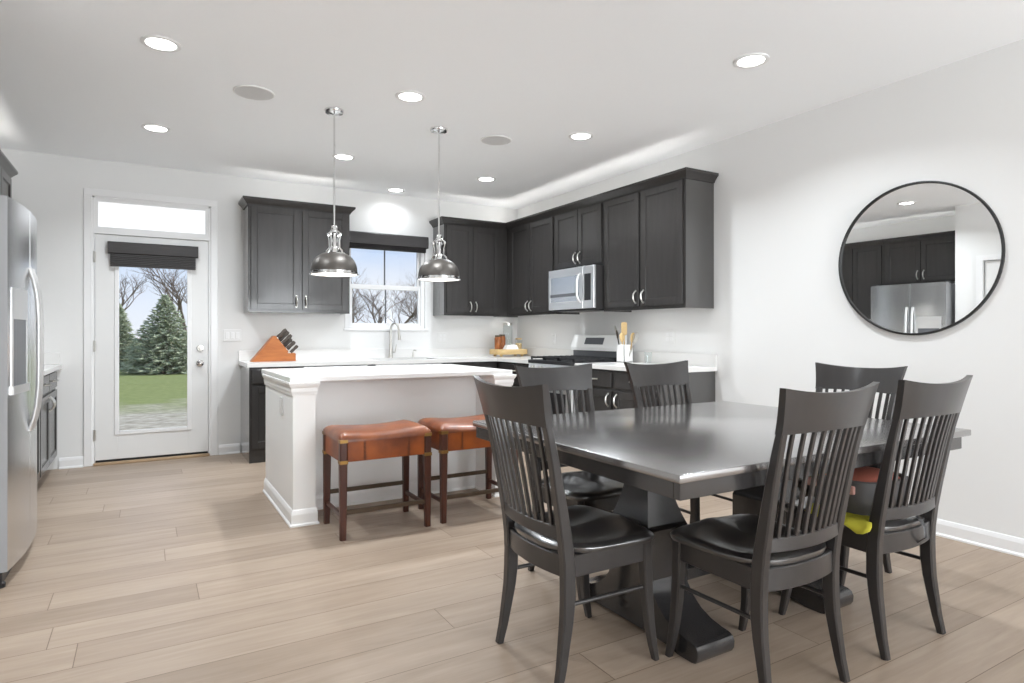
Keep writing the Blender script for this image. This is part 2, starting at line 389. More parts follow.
b.box((LIV_X-T, REAR_Y-T, 0), (LIV_X, y0_, ZC)); b.box((LIV_X-T, y1_, 0), (LIV_X, LIV_Y+.12, ZC)); b.box((LIV_X-T, y0_, 0), (LIV_X, y1_, .15)); b.box((LIV_X-T, y0_, 2.45), (LIV_X, y1_, ZC))
struct(b.build('wall_window_side', 'wall_paint', smooth=0), 'white living area wall with an added unseen window', 'wall')
b = MB()
for q in (x0, x0+.86, x0+1.72, x1-.06): b.box((q, REAR_Y-.10, .15), (q+.06, REAR_Y-.02, 2.45))
for q in (.15, 2.39): b.box((x0, REAR_Y-.10, q), (x1, REAR_Y-.02, q+.06))
struct(b.build('added_window_rear', 'trim_white', smooth=0), 'unseen rear window added for light, with white bars', 'window')  # made-up window bars in front of the added rear lamp
b = MB()
for q in (y0_, y0_+1.18, y0_+2.36, y1_-.06): b.box((LIV_X-.10, q, .15), (LIV_X-.02, q+.06, 2.45))
for q in (.15, 2.39): b.box((LIV_X-.10, y0_, q), (LIV_X-.02, y1_, q+.06))
struct(b.build('added_window_living', 'trim_white', smooth=0), 'unseen living area window added for light, with white bars', 'window')  # made-up window for the lamp added on the living side
# baseboards
BP = [(0, 0), (.015, 0), (.015, .085), (.010, .10), (.006, .118), (0, .125)]
def baseboard(name, path, label): struct(MB().sweep(path, BP).build(name, 'trim_white', smooth=0), label, 'baseboard')
BP2 = [(0, 0), (.022, 0), (.022, .010), (.014, .018), (.014, .070), (.010, .082), (.006, .092), (0, .096)]
BP = BP2
baseboard('baseboard_right', [(XR, 3.53), (XR, REAR_Y)], 'white baseboard below the mirror wall')
baseboard('baseboard_back', [(.615, YB), (.80, YB)], 'short white baseboard between the door and cabinets')
baseboard('baseboard_left', [(-.655, YB), (-.478, YB)], 'short white baseboard left of the door')

# ------------------------------------------------------------------ back door with transom
def frame_boxes(b, x0, x1, z0, z1, y0, y1, wl, wb, wt=None, bev=0, wr=None):
    wt = wb if wt is None else wt; wr = wl if wr is None else wr
    b.box((x0, y0, z0), (x0+wl, y1, z1), bev); b.box((x1-wr, y0, z0), (x1, y1, z1), bev)
    if wb: b.box((x0+wl, y0, z0), (x1-wr, y1, z0+wb), bev)
    if wt: b.box((x0+wl, y0, z1-wt), (x1-wr, y1, z1), bev)
cz = MB(); cs = [(0, 0), (.06, 0), (.06, .02)]
cz.box((DX0-.052, YB-.016, 0), (DX0+.010, YB, DZ1+.052), .004); cz.box((DX1-.010, YB-.016, 0), (DX1+.052, YB, DZ1+.052), .004)
cz.box((DX0-.052, YB-.017, DZ1-.010), (DX1+.052, YB, DZ1+.052), .004)
cz.box((DX0, YB-.004, 2.082), (DX1, YB+.10, 2.128))                      # transom bar
cz.box((DX0, YB+.0, 0), (DX0+.028, YB+.10, DZ1)); cz.box((DX1-.028, YB+.0, 0), (DX1, YB+.10, DZ1)); cz.box((DX0, YB, DZ1-.025), (DX1, YB+.10, DZ1))
struct(cz.build('trim_1', 'trim_white', smooth=0), 'white casing around the back door and transom', 'door trim')
tr = MB(); frame_boxes(tr, DX0+.028, DX1-.028, 2.128, DZ1-.025, YB+.012, YB+.06, .026, .018, .026)
tw = struct(tr.build('window_4', 'trim_white', smooth=0), 'low frosted white transom window above the back door', 'window')
MB().box((DX0+.05, YB+.03, 2.145), (DX1-.05, YB+.04, DZ1-.048)).build('frosted_pane', 'frosted_pane', tw, world=True, smooth=0)
GX0, GX1, GZ0, GZ1 = -.222, .352, .285, 1.96
dr = thing('door_1', 'white glazed back door with a dark blind and knob', 'door', ((DX0+DX1)/2, YB+.02, .0), kind='structure')
sl = MB(); frame_boxes(sl, -.3935, .5205, .042, 2.078, YB+.012, YB+.055, GX0+.3935, GZ0-.042, 2.078-GZ1, .002, .5205-GX1)
sl.build('door_slab', 'door_white', dr, True, 0)
lt = MB()
for (a, e, yy) in ((.034, .012, YB+.004), (.014, .0, YB+.0)):
    pass
frame_boxes(lt, GX0-.024, GX1+.024, GZ0-.024, GZ1+.024, YB+.002, YB+.014, .036, .036, None, .004)
lt.build('glazing_frame', 'trim_white', dr, True, 0)
MB().box((GX0, YB+.03, GZ0), (GX1, YB+.036, GZ1)).build('pane', 'pane', dr, True, 0)
hw = MB().lathe([(.0, 0), (.033, 0), (.033, .006), (.026, .012), (.012, .016), (.012, .034), (.022, .040), (.028, .052), (.026, .064), (.015, .070), (0, .071)], 24, (.452, YB+.012, .897), axis=(0, -1, 0))
hw.build('door_knob', 'chrome', dr, True, 40)
db = MB().lathe([(0, 0), (.031, 0), (.031, .010), (.027, .018), (0, .02)], 24, (.452, YB+.012, 1.042), axis=(0, -1, 0)); db.box((.4475, YB-.022, 1.029), (.4565, YB-.004, 1.055), .002)
db.build('deadbolt', 'nickel', dr, True, 40)
for z in (.27, 1.07, 1.87):
    h = MB().cyl((-.4, YB-.002, z-.05), (-.4, YB-.002, z+.05), .008, n=10); h.box((-.41, YB+.0, z-.045), (-.385, YB+.012, z+.045)); h.build('hinge', 'nickel', dr, True)
th = MB().box((DX0+.02, YB-.03, .0), (DX1-.02, YB+.12, .022), .004); th.build('threshold', 'threshold', dr, True)
MB().box((-.39, YB+.016, .022), (.518, YB+.05, .042)).build('door_sweep', 'rubber', dr, True, 0)

def blind(name, label, x0, x1, zt, zv, zb, y, yd):
    t = thing(name, label, 'window blind', ((x0+x1)/2, y-.001, zb))
    v = MB(); pr_ = [(y-.002, zt), (y-yd, zt), (y-yd-.008, zt-.012), (y-yd-.010, (zt+zv)/2), (y-yd-.004, zv+.006), (y-yd+.006, zv), (y-.002, zv)]
    v.prism(pr_, x0, x1, 'YZ'); v.build('valance', 'blind_dark', t, True, 30)
    s = MB(); n = 7; hgt = (zv-zb)/n
    for k in range(n):
        s.box((x0+.02, y-yd+.008, zb+k*hgt+.001), (x1-.022, y-.012, zb+(k+1)*hgt-.0015), .002, 1)
    s.build('slat_stack', 'blind_dark', t, True, 0)
    return t
blind('window_blind', 'dark blind rolled up at the top of the back door', -.297, .432, 2.012, 1.905, 1.79, YB+.000, .055)
blind('window_blind', 'dark wood blind raised above the sink window', 1.867, 2.786, 2.285, 2.155, 2.105, YB, .07)

# ------------------------------------------------------------------ sink window
w1 = thing('window_1', 'white hung window above the kitchen sink', 'window', ((WX0+WX1)/2, YB+.05, WZ0), kind='structure')
f = MB(); frame_boxes(f, WX0, WX1, WZ0, WZ1, YB+.02, YB+.11, .045, .035)
f.box((WX0-.03, YB-.012, WZ0-.02), (WX1+.03, YB+.05, WZ0+.004), .003)
for x0, x1, z0, z1 in ((WX0-.02, WX0+.004, WZ0, WZ1), (WX1-.004, WX1+.022, WZ0, WZ1)): f.box((x0, YB-.008, z0), (x1, YB+.03, z1), .002)
f.build('window_frame', 'trim_white', w1, True, 0)
zm = 1.70
s1 = MB(); frame_boxes(s1, WX0+.045, WX1-.045, WZ0+.035, zm+.025, YB+.035, YB+.065, .028, .03, .05, .002)
s1.build('lower_sash', 'trim_white', w1, True, 0)
s2 = MB(); frame_boxes(s2, WX0+.045, WX1-.045, zm-.01, WZ1-.035, YB+.072, YB+.10, .024, .035, .03, .002)
s2.build('upper_sash', 'trim_white', w1, True, 0)
xm = (WX0+WX1)/2
mu = MB(); mu.box((xm-.008, YB+.05, WZ0+.06), (xm+.008, YB+.058, zm-.02)); mu.box((xm-.008, YB+.084, zm+.02), (xm+.008, YB+.09, WZ1-.06)); 
mu.build('muntin', 'grey_panel', w1, True, 0)
MB().box((WX0+.07, YB+.052, WZ0+.06), (WX1-.07, YB+.056, zm-.02)).build('lower_pane', 'pane', w1, True, 0)
MB().box((WX0+.065, YB+.085, zm+.02), (WX1-.065, YB+.089, WZ1-.06)).build('upper_pane', 'pane', w1, True, 0)

# pantry panel door (mirror only)
pd = thing('door_2', 'white panel pantry door seen in the round mirror', 'door', (XW-.03, (PY0+PY1)/2, 0), kind='structure')
s = MB(); s.box((XW-.055, PY0+.01, .01), (XW-.02, PY1-.01, 2.04))
for z0, z1 in ((.2, .95), (1.1, 1.85)):
    for y0, y1 in ((PY0+.1, (PY0+PY1)/2-.05), ((PY0+PY1)/2+.05, PY1-.1)):
        s.sweep([(XW-.02, 0)]*0 or [(0, 0), (0, 1)], [(0, 0), (.001, 0), (.001, .001)]) if False else None
        s.box((XW-.022, y0, z0), (XW-.012, y1, z1), .006, 1); 
s.build('door_slab', 'door_white', pd, True, 0)
c = MB(); c.box((XW, PY0-.065, 0), (XW+.017, PY0, 2.05)); c.box((XW, PY1, 0), (XW+.017, PY1+.065, 2.05)); c.box((XW, PY0-.065, 2.05), (XW+.017, PY1+.065, 2.115))
c.build('door_casing', 'trim_white', pd, True, 0)
MB().lathe([(0, 0), (.03, 0), (.03, .01), (.012, .015), (.012, .035), (.027, .05), (.02, .065), (0, .068)], 20, (XW-.02, PY0+.08, .93), axis=(1, 0, 0)).build('door_knob', 'nickel', pd, True)

# ------------------------------------------------------------------ cabinets
def shaker(b, x0, x1, z0, z1, y, st=.055, th=.02):
    # door facing -y with its back at y
    frame_boxes(b, x0, x1, z0, z1, y-th, y, st, st, st, .0015)
    b.box((x0+st-.006, y-th+.008, z0+st-.006), (x1-st+.006, y-.002, z1-st+.006))
    # inner bevel
    for (a0, a1, c0, c1) in ((x0+st, x1-st, z0+st, z0+st+.008), (x0+st, x1-st, z1-st-.008, z1-st), (x0+st, x0+st+.008, z0+st, z1-st), (x1-st-.008, x1-st, z0+st, z1-st)):
        b.box((a0, y-th+.004, c0), (a1, y-.004, c1), .002, 1)
def pull(x, z, y, vert=True, L=.105):
    n = 11; pts = []; rad = []
    for k in range(n):
        u = k/(n-1)*2-1
        o = .030*(1-abs(u)**2.6); a = u*L/2
        pts.append((x, y-o-.002, z+a) if vert else (x+a, y-o-.002, z)); rad.append(.0052 + .002*(1-abs(u)))
    b = MB().tube(pts, rad, 8)
    for u in (-1, 1):
        p = (x, y, z+u*L/2) if vert else (x+u*L/2, y, z)
        b.cyl((p[0], p[1]+.003, p[2]), (p[0], p[1]-.006, p[2]), .008, n=10)
    return b
CP = [(0, 2.412), (.008, 2.412), (.012, 2.424), (.03, 2.446), (.046, 2.462), (.05, 2.466), (.05, 2.484), (0, 2.484)]
def cabinet(name, label, cat, loc, rz, w, d, z0, z1, doors=(), drawers=(), crown=None, toe=False, group=None, door_st=.055, open_ends=None):
    t = thing(name, label, cat, loc, rz, group)
    b = MB()
    zb = z0 + (.10 if toe else 0)
    if z0 > 1:
        b.box((-w/2, -d, zb+.02), (w/2, 0, z1), .001, 1); b.box((-w/2, -d, zb), (w/2, -d+.019, zb+.021))
        b.box((-w/2, -d+.019, zb), (-w/2+.016, 0, zb+.021)); b.box((w/2-.016, -d+.019, zb), (w/2, 0, zb+.021))
    else: b.box((-w/2, -d, zb), (w/2, 0, z1), .001, 1)
    if toe: b.box((-w/2, -d+.06, z0), (w/2, -.0, zb))
    b.build('cabinet_box', 'espresso_panel', t)
    MB().box((-w/2, -d-.002, zb), (w/2, -d+.0005, z1)).build('face_frame', 'espresso', t, smooth=0)
    for (x0, x1, a, c, hs, hz) in doors:
        m = MB(); shaker(m, x0, x1, a, c, -d, door_st); do = m.build('door', 'espresso', t, smooth=0)
        if hs: pull(x0+.032 if hs == 'L' else x1-.032, hz, -d-.02).build('handle', 'nickel', do)
        if hs is None and hz: pull((x0+x1)/2, hz, -d-.02, False).build('handle', 'nickel', do)
    for (x0, x1, a, c, hx) in drawers:
        m = MB(); m.box((x0, -d-.02, a), (x1, -d, c), .004); do = m.build('drawer', 'espresso', t, smooth=0)
        pull((x0+x1)/2, (a+c)/2, -d-.02, False).build('handle', 'nickel', do)
    if crown and z0 > 1:
        b = MB().box((-w/2+.03, -d+.002, z1), (w/2-.03, -d+.018, z1+.006)); b.build('light_strip', 'led_soft', t, smooth=0)
        lo = area('cabinet_top_lamp', (0, -d+.010, z1+.012), (PI, 0, 0), w-.06, .03, TOP_W*w, (1, .97, .93)); lo.parent = t
        if z0 < 1.5:
            b = MB().box((-w/2+.05, -d+.03, z0+.012), (w/2-.05, -d+.05, z0+.020)); b.build('under_light_strip', 'led_soft', t, smooth=0)
            lo = area('cabinet_under_lamp', (0, -d+.04, z0+.009), (0, 0, 0), w-.1, .014, UNDER_W*w, (1, .97, .93)); lo.parent = t
    if crown:
        MB().sweep(crown, CP).build('crown_molding', 'espresso', t, smooth=0)
    return t
U0, U1 = 1.388, 2.43
UD = .305                      # box depth
# left of the window
w = .974; xc = (.838+1.812)/2
cabinet('upper_cabinet', 'two-door dark upper cabinet between the back door and sink window', 'cabinet', (xc, YB, 0), 0, w, UD, U0, U1,
        [(-w/2+.025, -.014, 1.418, 2.405, 'R', 1.50), (.014, w/2-.025, 1.418, 2.405, 'L', 1.50)],
        crown=[(-w/2, 0), (-w/2, -UD), (w/2, -UD), (w/2, 0)])
# right of the window, to the corner
w = 3.688-2.874; xc = (2.874+3.688)/2
cabinet('upper_cabinet', 'two-door dark upper cabinet right of the sink window in the corner', 'cabinet', (xc, YB, 0), 0, w, UD, U0, U1,
        [(-w/2+.028, -w/2+.352, 1.418, 2.405, 'R', 1.49), (-w/2+.358, -w/2+.69, 1.418, 2.405, 'L', 1.49)],
        crown=[(-w/2, 0), (-w/2, -UD), (w/2, -UD)])
# right wall: local x runs toward the camera (-Y)
def right_cab(name, label, ya, yb, d, z0, z1, doors, crown, **k):
    yc = (ya+yb)/2
    L_ = lambda Y: yc-Y                      # world Y to local x
    dd = [(L_(y1), L_(y0), a, c, hs, hz) for (y0, y1, a, c, hs, hz) in doors]
    dr_ = [(L_(y1), L_(y0), a, c, 0) for (y0, y1, a, c) in k.pop('drawers', ())]
    cr = [(L_(p[0]), p[1]) for p in crown] if crown else None
    return cabinet(name, label, 'cabinet', (XR-.002, yc, 0), -PI/2, yb-ya, d, z0, z1, dd, dr_, cr, **k)
right_cab('upper_cabinet', 'two-door dark upper cabinet in the corner left of the microwave', 5.405, YB-.003, .318, U0, U1,
          [(5.885, 6.305, 1.418, 2.405, 'R', 1.49), (5.425, 5.875, 1.418, 2.405, 'L', 1.49)], [(6.39, -.318), (5.405, -.318)])
right_cab('upper_cabinet', 'short two-door dark cabinet above the microwave', 4.592, 5.403, .318, 1.825, U1,
          [(4.985, 5.375, 1.85, 2.405, 'R', 1.93), (4.615, 4.975, 1.85, 2.405, 'L', 1.93)], [(5.403, -.318), (4.592, -.318)])
right_cab('upper_cabinet', 'tall two-door dark upper cabinet at the near end beside the microwave', 3.570, 4.59, .318, U0, U1,
          [(4.102, 4.57, 1.418, 2.405, 'R', 1.50), (3.592, 4.068, 1.418, 2.405, 'L', 1.50)], [(4.59, -.318), (3.570, -.318), (3.570, 0)])
# left wall uppers
def left_cab(name, label, ya, yb, d, z0, z1, doors, crown, **k):
    yc = (ya+yb)/2; dd = [(y0-yc, y1-yc, a, c, hs, hz) for (y0, y1, a, c, hs, hz) in doors]
    dr_ = [(y0-yc, y1-yc, a, c, 0) for (y0, y1, a, c) in k.pop('drawers', ())]
    cr = [(p[0]-yc, p[1]) for p in crown] if crown else None
    return cabinet(name, label, 'cabinet', (XL+.002, yc, 0), PI/2, yb-ya, d, z0, z1, dd, dr_, cr, **k)
left_cab('upper_cabinet', 'short two-door dark cabinet above the refrigerator', 3.66, 4.60, .33, 1.85, U1,
         [(3.685, 4.125, 1.875, 2.405, 'R', 1.96), (4.137, 4.575, 1.875, 2.405, 'L', 1.96)], [(3.66, -.33), (4.60, -.33)])
left_cab('upper_cabinet', 'tall dark upper cabinet next to the refrigerator', 4.602, 5.45, .33, U0, U1,
         [(4.63, 5.02, 1.418, 2.405, 'R', 1.5), (5.03, 5.425, 1.418, 2.405, 'L', 1.5)], [(4.602, -.33), (5.45, -.33)])
left_cab('upper_cabinet', 'dark upper cabinet at the back end of the left wall', 5.452, 6.30, .33, U0, U1,
         [(5.48, 5.87, 1.418, 2.405, 'R', 1.5), (5.88, 6.275, 1.418, 2.405, 'L', 1.5)], [(5.452, -.33), (6.30, -.33), (6.30, 0)])
# base cabinets, back wall
BZ = .876
BD = .60
w = 1.288-.81
cabinet('base_cabinet', 'narrow dark base cabinet at the left end below the knife block', 'cabinet', ((.81+1.288)/2, YB, 0), 0, w, BD, 0, BZ,
        [(-w/2+.02, w/2-.01, .13, .70, None, .19)], [(-w/2+.02, w/2-.01, .725, .855, 0)], toe=False)
w = 2.85-1.912
cabinet('base_cabinet', 'wide dark sink base cabinet below the window', 'cabinet', ((1.912+2.85)/2, YB, 0), 0, w, BD, 0, .66,
        [(-w/2+.01, -.005, .13, .65, 'R', .55), (.005, w/2-.01, .13, .65, 'L', .55)], toe=True)
w = XR-.625-2.852
cabinet('base_cabinet', 'dark base cabinet between the sink and the corner', 'cabinet', (2.852+w/2, YB, 0), 0, w, BD, 0, BZ,
        [(-w/2+.01, w/2-.05, .13, .70, 'L', .6)], [(-w/2+.01, w/2-.05, .725, .855, 0)], toe=True)
right_cab('base_cabinet', 'dark corner base cabinet left of the range', 5.39, YB-.002, .605, 0, BZ, [(5.41, 6.05, .13, .70, 'L', .62)], None, drawers=[(5.41, 6.05, .725, .855)], toe=True)
right_cab('base_cabinet', 'dark base cabinet with two drawers right of the range', 3.555, 4.612, .605, 0, BZ,
          [(4.122, 4.595, .13, .70, 'R', .62), (3.58, 4.078, .13, .70, 'L', .62)], None, drawers=[(4.122, 4.595, .725, .855), (3.58, 4.078, .725, .855)], toe=False)
left_cab('base_cabinet', 'dark base cabinet beside the refrigerator with doors and drawers', 4.66, 5.66, .585, 0, BZ,
         [(4.68, 5.15, .13, .70, 'R', .62), (5.16, 5.64, .13, .70, 'L', .62)], None, drawers=[(4.68, 5.15, .725, .855), (5.16, 5.64, .725, .855)], toe=True)
left_cab('base_cabinet', 'dark base cabinet at the back of the left wall by the door', 5.662, YB-.003, .585, 0, BZ,
         [(5.682, 6.16, .13, .70, 'R', .62), (6.17, 6.66, .13, .70, 'L', .62)], None, drawers=[(5.682, 6.16, .725, .855), (6.17, 6.66, .725, .855)], toe=True)
# worktops
SX0, SX1, SY0, SY1 = 2.02, 2.74, 6.19, 6.58
wt = thing('worktop', 'white quartz worktop with the sink and knife block', 'worktop', (2.3, YB-.3, BZ))
b = MB(); z0, z1 = BZ, .914; yf = YB-.635; xe = 3.385
for lo, hi in (((.79, yf, z0), (SX0, YB, z1)), ((SX1, yf, z0), (xe, YB, z1)), ((SX0, yf, z0), (SX1, SY0, z1)), ((SX0, SY1, z0), (SX1, YB, z1)), ((xe, yf, z0), (XR, YB, z1)), ((XR-.645, 5.39, z0), (XR, yf, z1))):
    b.box(lo, hi)
b.build('slab', 'quartz', wt, True, 0)
b = MB(); b.box((.79, YB-.02, .914), (XR-.02, YB-.001, 1.015), .002, 1); b.box((XR-.02, 5.39, .914), (XR-.001, YB-.001, 1.015), .002, 1)
b.build('backsplash', 'quartz', wt, True, 0)
wt = thing('worktop', 'white quartz worktop right of the range with the utensil crock', 'worktop', (XR-.32, 4.08, BZ))
MB().box((XR-.645, 3.535, BZ), (XR-.001, 4.612, .914), .003).build('slab', 'quartz', wt, True, 0)
MB().box((XR-.02, 3.535, .914), (XR-.001, 4.612, 1.015), .002, 1).build('backsplash', 'quartz', wt, True, 0)
wt = thing('worktop', 'white quartz worktop beside the refrigerator', 'worktop', (XL+.32, 5.68, BZ))
MB().box((XL+.001, 4.645, BZ), (XL+.635, YB-.001, .914), .003).build('slab', 'quartz', wt, True, 0)
b = MB(); b.box((XL+.001, 4.645, .914), (XL+.02, YB-.001, 1.015), .002, 1); b.box((XL+.02, YB-.02, .914), (XL+.62, YB-.001, 1.015), .002, 1)
b.build('backsplash', 'quartz', wt, True, 0)
# sink
b = MB(); t_ = .004
b.box((SX0-.012, SY0-.012, .675), (SX1+.012, SY1+.012, .685)); b.box((SX0-.012, SY0-.012, .685), (SX0-.004, SY1+.012, BZ-.0005)); b.box((SX1+.004, SY0-.012, .685), (SX1+.012, SY1+.012, BZ-.0005))
b.box((SX0-.012, SY0-.012, .685), (SX1+.012, SY0-.004, BZ-.0005)); b.box((SX0-.012, SY1+.004, .685), (SX1+.012, SY1+.012, BZ-.0005))
tag(b.build('sink', 'steel', smooth=0), 'steel undermount sink basin below the window', 'sink')
# faucet
fx, fy = 2.335, 6.635
t = thing('faucet', 'brushed steel gooseneck faucet at the window sink', 'faucet', (fx, fy, .9155))
b = MB().lathe([(0, 0), (.028, 0), (.028, .006), (.023, .012), (.019, .09), (.0165, .16)], 20, cap1=True)
b.build('faucet_base', 'nickel', t)
pts = [(0, 0, .15), (0, 0, .30)]; R = .055
for k in range(1, 11):
    a = PI - k*PI*1.05/10; pts.append((R + R*math.cos(a), -.0, .30 + R*1.5*math.sin(a)))
dv = Vector((.55, -.83, 0)).normalized()
pts = [(p[0]*dv.x, p[0]*dv.y, p[2]) for p in pts]
MB().tube(pts, [.0135]*2+[.0125]*(len(pts)-2), 12).build('gooseneck', 'nickel', t)
e = Vector(pts[-1]); d2 = Vector((dv.x*.12, dv.y*.12, -1)).normalized()
MB().cyl(e, e+d2*.09, .014, .019, 14).build('spray_head', 'nickel', t)
b = MB().cyl((0, 0, .06), (.05, -.01, .065), .009, n=10); b.tube([(.05, -.01, .065), (.056, -.012, .10), (.062, -.014, .15)], [.007, .006, .005], 8); b.build('lever', 'nickel', t)
t = thing('soap_dispenser', 'small steel soap pump right of the faucet', 'soap dispenser', (2.60, 6.635, .9155))
MB().lathe([(0, 0), (.017, 0), (.017, .006), (.01, .012), (.009, .06), (0, .062)], 14).build('pump_base', 'nickel', t)
MB().tube([(0, 0, .058), (0, 0, .075), (.01, -.02, .082), (.02, -.045, .076)], .006, 8).build('spout', 'nickel', t)
# dishwasher
t = thing('dishwasher', 'steel-fronted dishwasher under the back worktop', 'dishwasher', (1.6, YB-.3, 0))
MB().box((1.292, YB-.58, .10), (1.908, YB-.02, .872)).build('body', 'black_plastic', t, True, 0)
MB().box((1.295, YB-.625, .12), (1.905, YB-.58, .868), .006).build('door', 'steel_bright', t, True, 0)
b = MB().cyl((1.36, YB-.655, .80), (1.84, YB-.655, .80), .010, n=12)
for x in (1.38, 1.82): b.cyl((x, YB-.62, .80), (x, YB-.655, .80), .007, n=8)
b.build('handle', 'nickel', t, True)
MB().box((1.295, YB-.54, 0), (1.905, YB-.5, .10)).build('kick_plate', 'black_plastic', t, True, 0)

# ------------------------------------------------------------------ range and microwave
RY0, RY1 = 4.616, 5.386; RX = XR-.66
t = thing('gas_range', 'white and steel gas range with black grates', 'range', (XR-.33, 5.0, 0))
b = MB(); b.box((RX+.02, RY0, .09), (XR-.025, RY1, .905), .003); b.box((RX+.08, RY0+.02, 0), (XR-.06, RY1-.02, .09)); b.build('range_body', 'steel_bright', t, True, 0)
b = MB(); b.box((RX-.012, RY0+.004, .17), (RX+.02, RY1-.004, .76), .006); do = b.build('oven_door', 'steel_bright', t, True, 0)
MB().box((RX-.014, RY0+.10, .32), (RX-.011, RY1-.10, .62)).build('oven_window', 'black_plastic', do, True, 0)
b = MB().cyl((RX-.06, RY0+.05, .715), (RX-.06, RY1-.05, .715), .013, n=12)
for y in (RY0+.08, RY1-.08): b.cyl((RX-.06, y, .715), (RX-.01, y, .715), .009, n=8)
b.build('handle', 'nickel', do, True)
b = MB(); b.prism([(RX-.012, .78), (RX+.03, .775), (RX+.03, .886), (RX+.01, .886)], RY0+.002, RY1-.002, 'XZ'); b.build('control_panel', 'steel_bright', t, True, 0)
for k in range(5):
    y = RY0+.10+k*(RY1-RY0-.2)/4
    MB().lathe([(.0, 0), (.024, 0), (.022, .022), (.018, .03), (0, .031)], 16, (RX-.001, y, .84), axis=(-1, 0, .15)).build('knob', 'nickel', t, True)
MB().box((RX+.012, RY0+.004, .905), (XR-.10, RY1-.004, .922), .004).build('cooktop', 'black_iron', t, True, 0)
MB().box((RX-.004, RY0, .888), (RX+.012, RY1, .921), .003).build('front_trim', 'black_iron', t, True, 0)
def grate(y0, y1):
    g = MB(); x0, x1 = RX+.018, XR-.13; z0, z1 = .938, .952
    for y in (y0, y1-.014): g.box((x0, y, z0-.006), (x1, y+.014, z1))
    n = 7
    for k in range(n+1):
        x = x0+(x1-.014-x0)*k/n; g.box((x, y0, z0), (x+.012, y1, z1+.003))
    g.box((x0, (y0+y1)/2-.006, z0), (x1, (y0+y1)/2+.006, z1+.003))
    for x in (x0, x1-.016):
        for y in (y0, y1-.016): g.box((x, y, .922), (x+.016, y+.016, z0))
    return g
for y0, y1 in ((RY0+.02, RY0+.255), (RY0+.267, RY0+.503), (RY0+.515, RY1-.02)): grate(y0, y1).build('grate', 'black_iron', t, True, 0)
for x in (RX+.17, XR-.24):
    for y in (RY0+.14, RY1-.14):
        MB().lathe([(0, 0), (.045, 0), (.045, .008), (.03, .012), (0, .013)], 18, (x, y, .922)).build('burner', 'black_iron', t, True)
# backguard: black vent foot, sloped white console with dark display
b = MB(); b.box((XR-.10, RY0+.004, .905), (XR-.022, RY1-.004, 1.02)); b.build('backguard_vent', 'grey_panel', t, True, 0)
xa, xb_, xt = XR-.125, XR-.135, XR-.085
b = MB(); b.prism([(XR-.022, 1.01), (XR-.022, 1.17), (xt+.01, 1.172), (xt-.005, 1.165), (xb_, 1.045), (xb_+.004, 1.012)], RY0, RY1, 'XZ'); bg = b.build('backguard', 'ceramic', t, True, 0)
b = MB(); nx = Vector((-(1.165-1.045), 0, (xt-.005-xb_))).normalized()
def on_slope(u, y, o): p = Vector((xb_+(xt-.005-xb_)*u, y, 1.045+.12*u)) + nx*o; return p
vs8 = [on_slope(u, y, o) for o in (.0, .002) for u, y in ((.25, 4.86), (.25, 5.16), (.8, 5.16), (.8, 4.86))]
b.add(vs8, [(0, 1, 2, 3), (4, 5, 6, 7), (0, 1, 5, 4), (1, 2, 6, 5), (2, 3, 7, 6), (3, 0, 4, 7)]); dsp = b.build('display', 'grey_panel', bg, True, 0)

t = thing('microwave', 'steel over-range microwave under the short cabinet', 'microwave', (XR-.2, 4.98, 1.41))
MX = XR-.43; y0, y1 = 4.598, 5.345; z0, z1 = 1.412, 1.822
MB().box((MX+.02, y0, z0), (XR-.003, y1, z1)).build('body', 'espresso_dark', t, True, 0)
b = MB(); yc = y0+.17
frame_boxes_y = None
b.box((MX-.01, yc, z0+.01), (MX+.02, y1, z0+.085), .004); b.box((MX-.01, yc, z1-.075), (MX+.02, y1, z1), .004); b.box((MX-.01, yc, z0+.085), (MX+.02, yc+.06, z1-.075)); b.box((MX-.01, y1-.03, z0+.085), (MX+.02, y1, z1-.075))
do = b.build('door', 'steel_bright', t, True, 0)
MB().box((MX-.006, yc+.06, z0+.085), (MX+.015, y1-.03, z1-.075)).build('door_window', 'mirror_dark' if 'mirror_dark' in MATS else 'steel', do, True, 0)
MB().box((MX-.0075, yc+.06, z0+.135), (MX-.006, y1-.03, z0+.165)).build('window_band', 'grey_panel', do, True, 0)
n = 9; pts = []
for k in range(n):
    u = k/(n-1)*2-1; pts.append((MX-.012-.045*(1-u**4), yc+.03, (z0+z1)/2+u*.14))
MB().tube(pts, .011, 10).build('handle', 'steel_bright', do, True)
b = MB().box((MX-.008, y0, z0+.01), (MX+.02, yc-.004, z1), .004); cp = b.build('control_panel', 'steel_bright', t, True, 0)
MB().box((MX-.010, y0+.045, z0+.085), (MX-.007, yc-.025, z1-.075), .001).build('keypad', 'black_plastic', cp, True, 0)
MB().box((MX+.03, y0+.03, z0-.008), (XR-.1, y1-.03, z0)).build('vent_panel', 'black_plastic', t, True, 0)

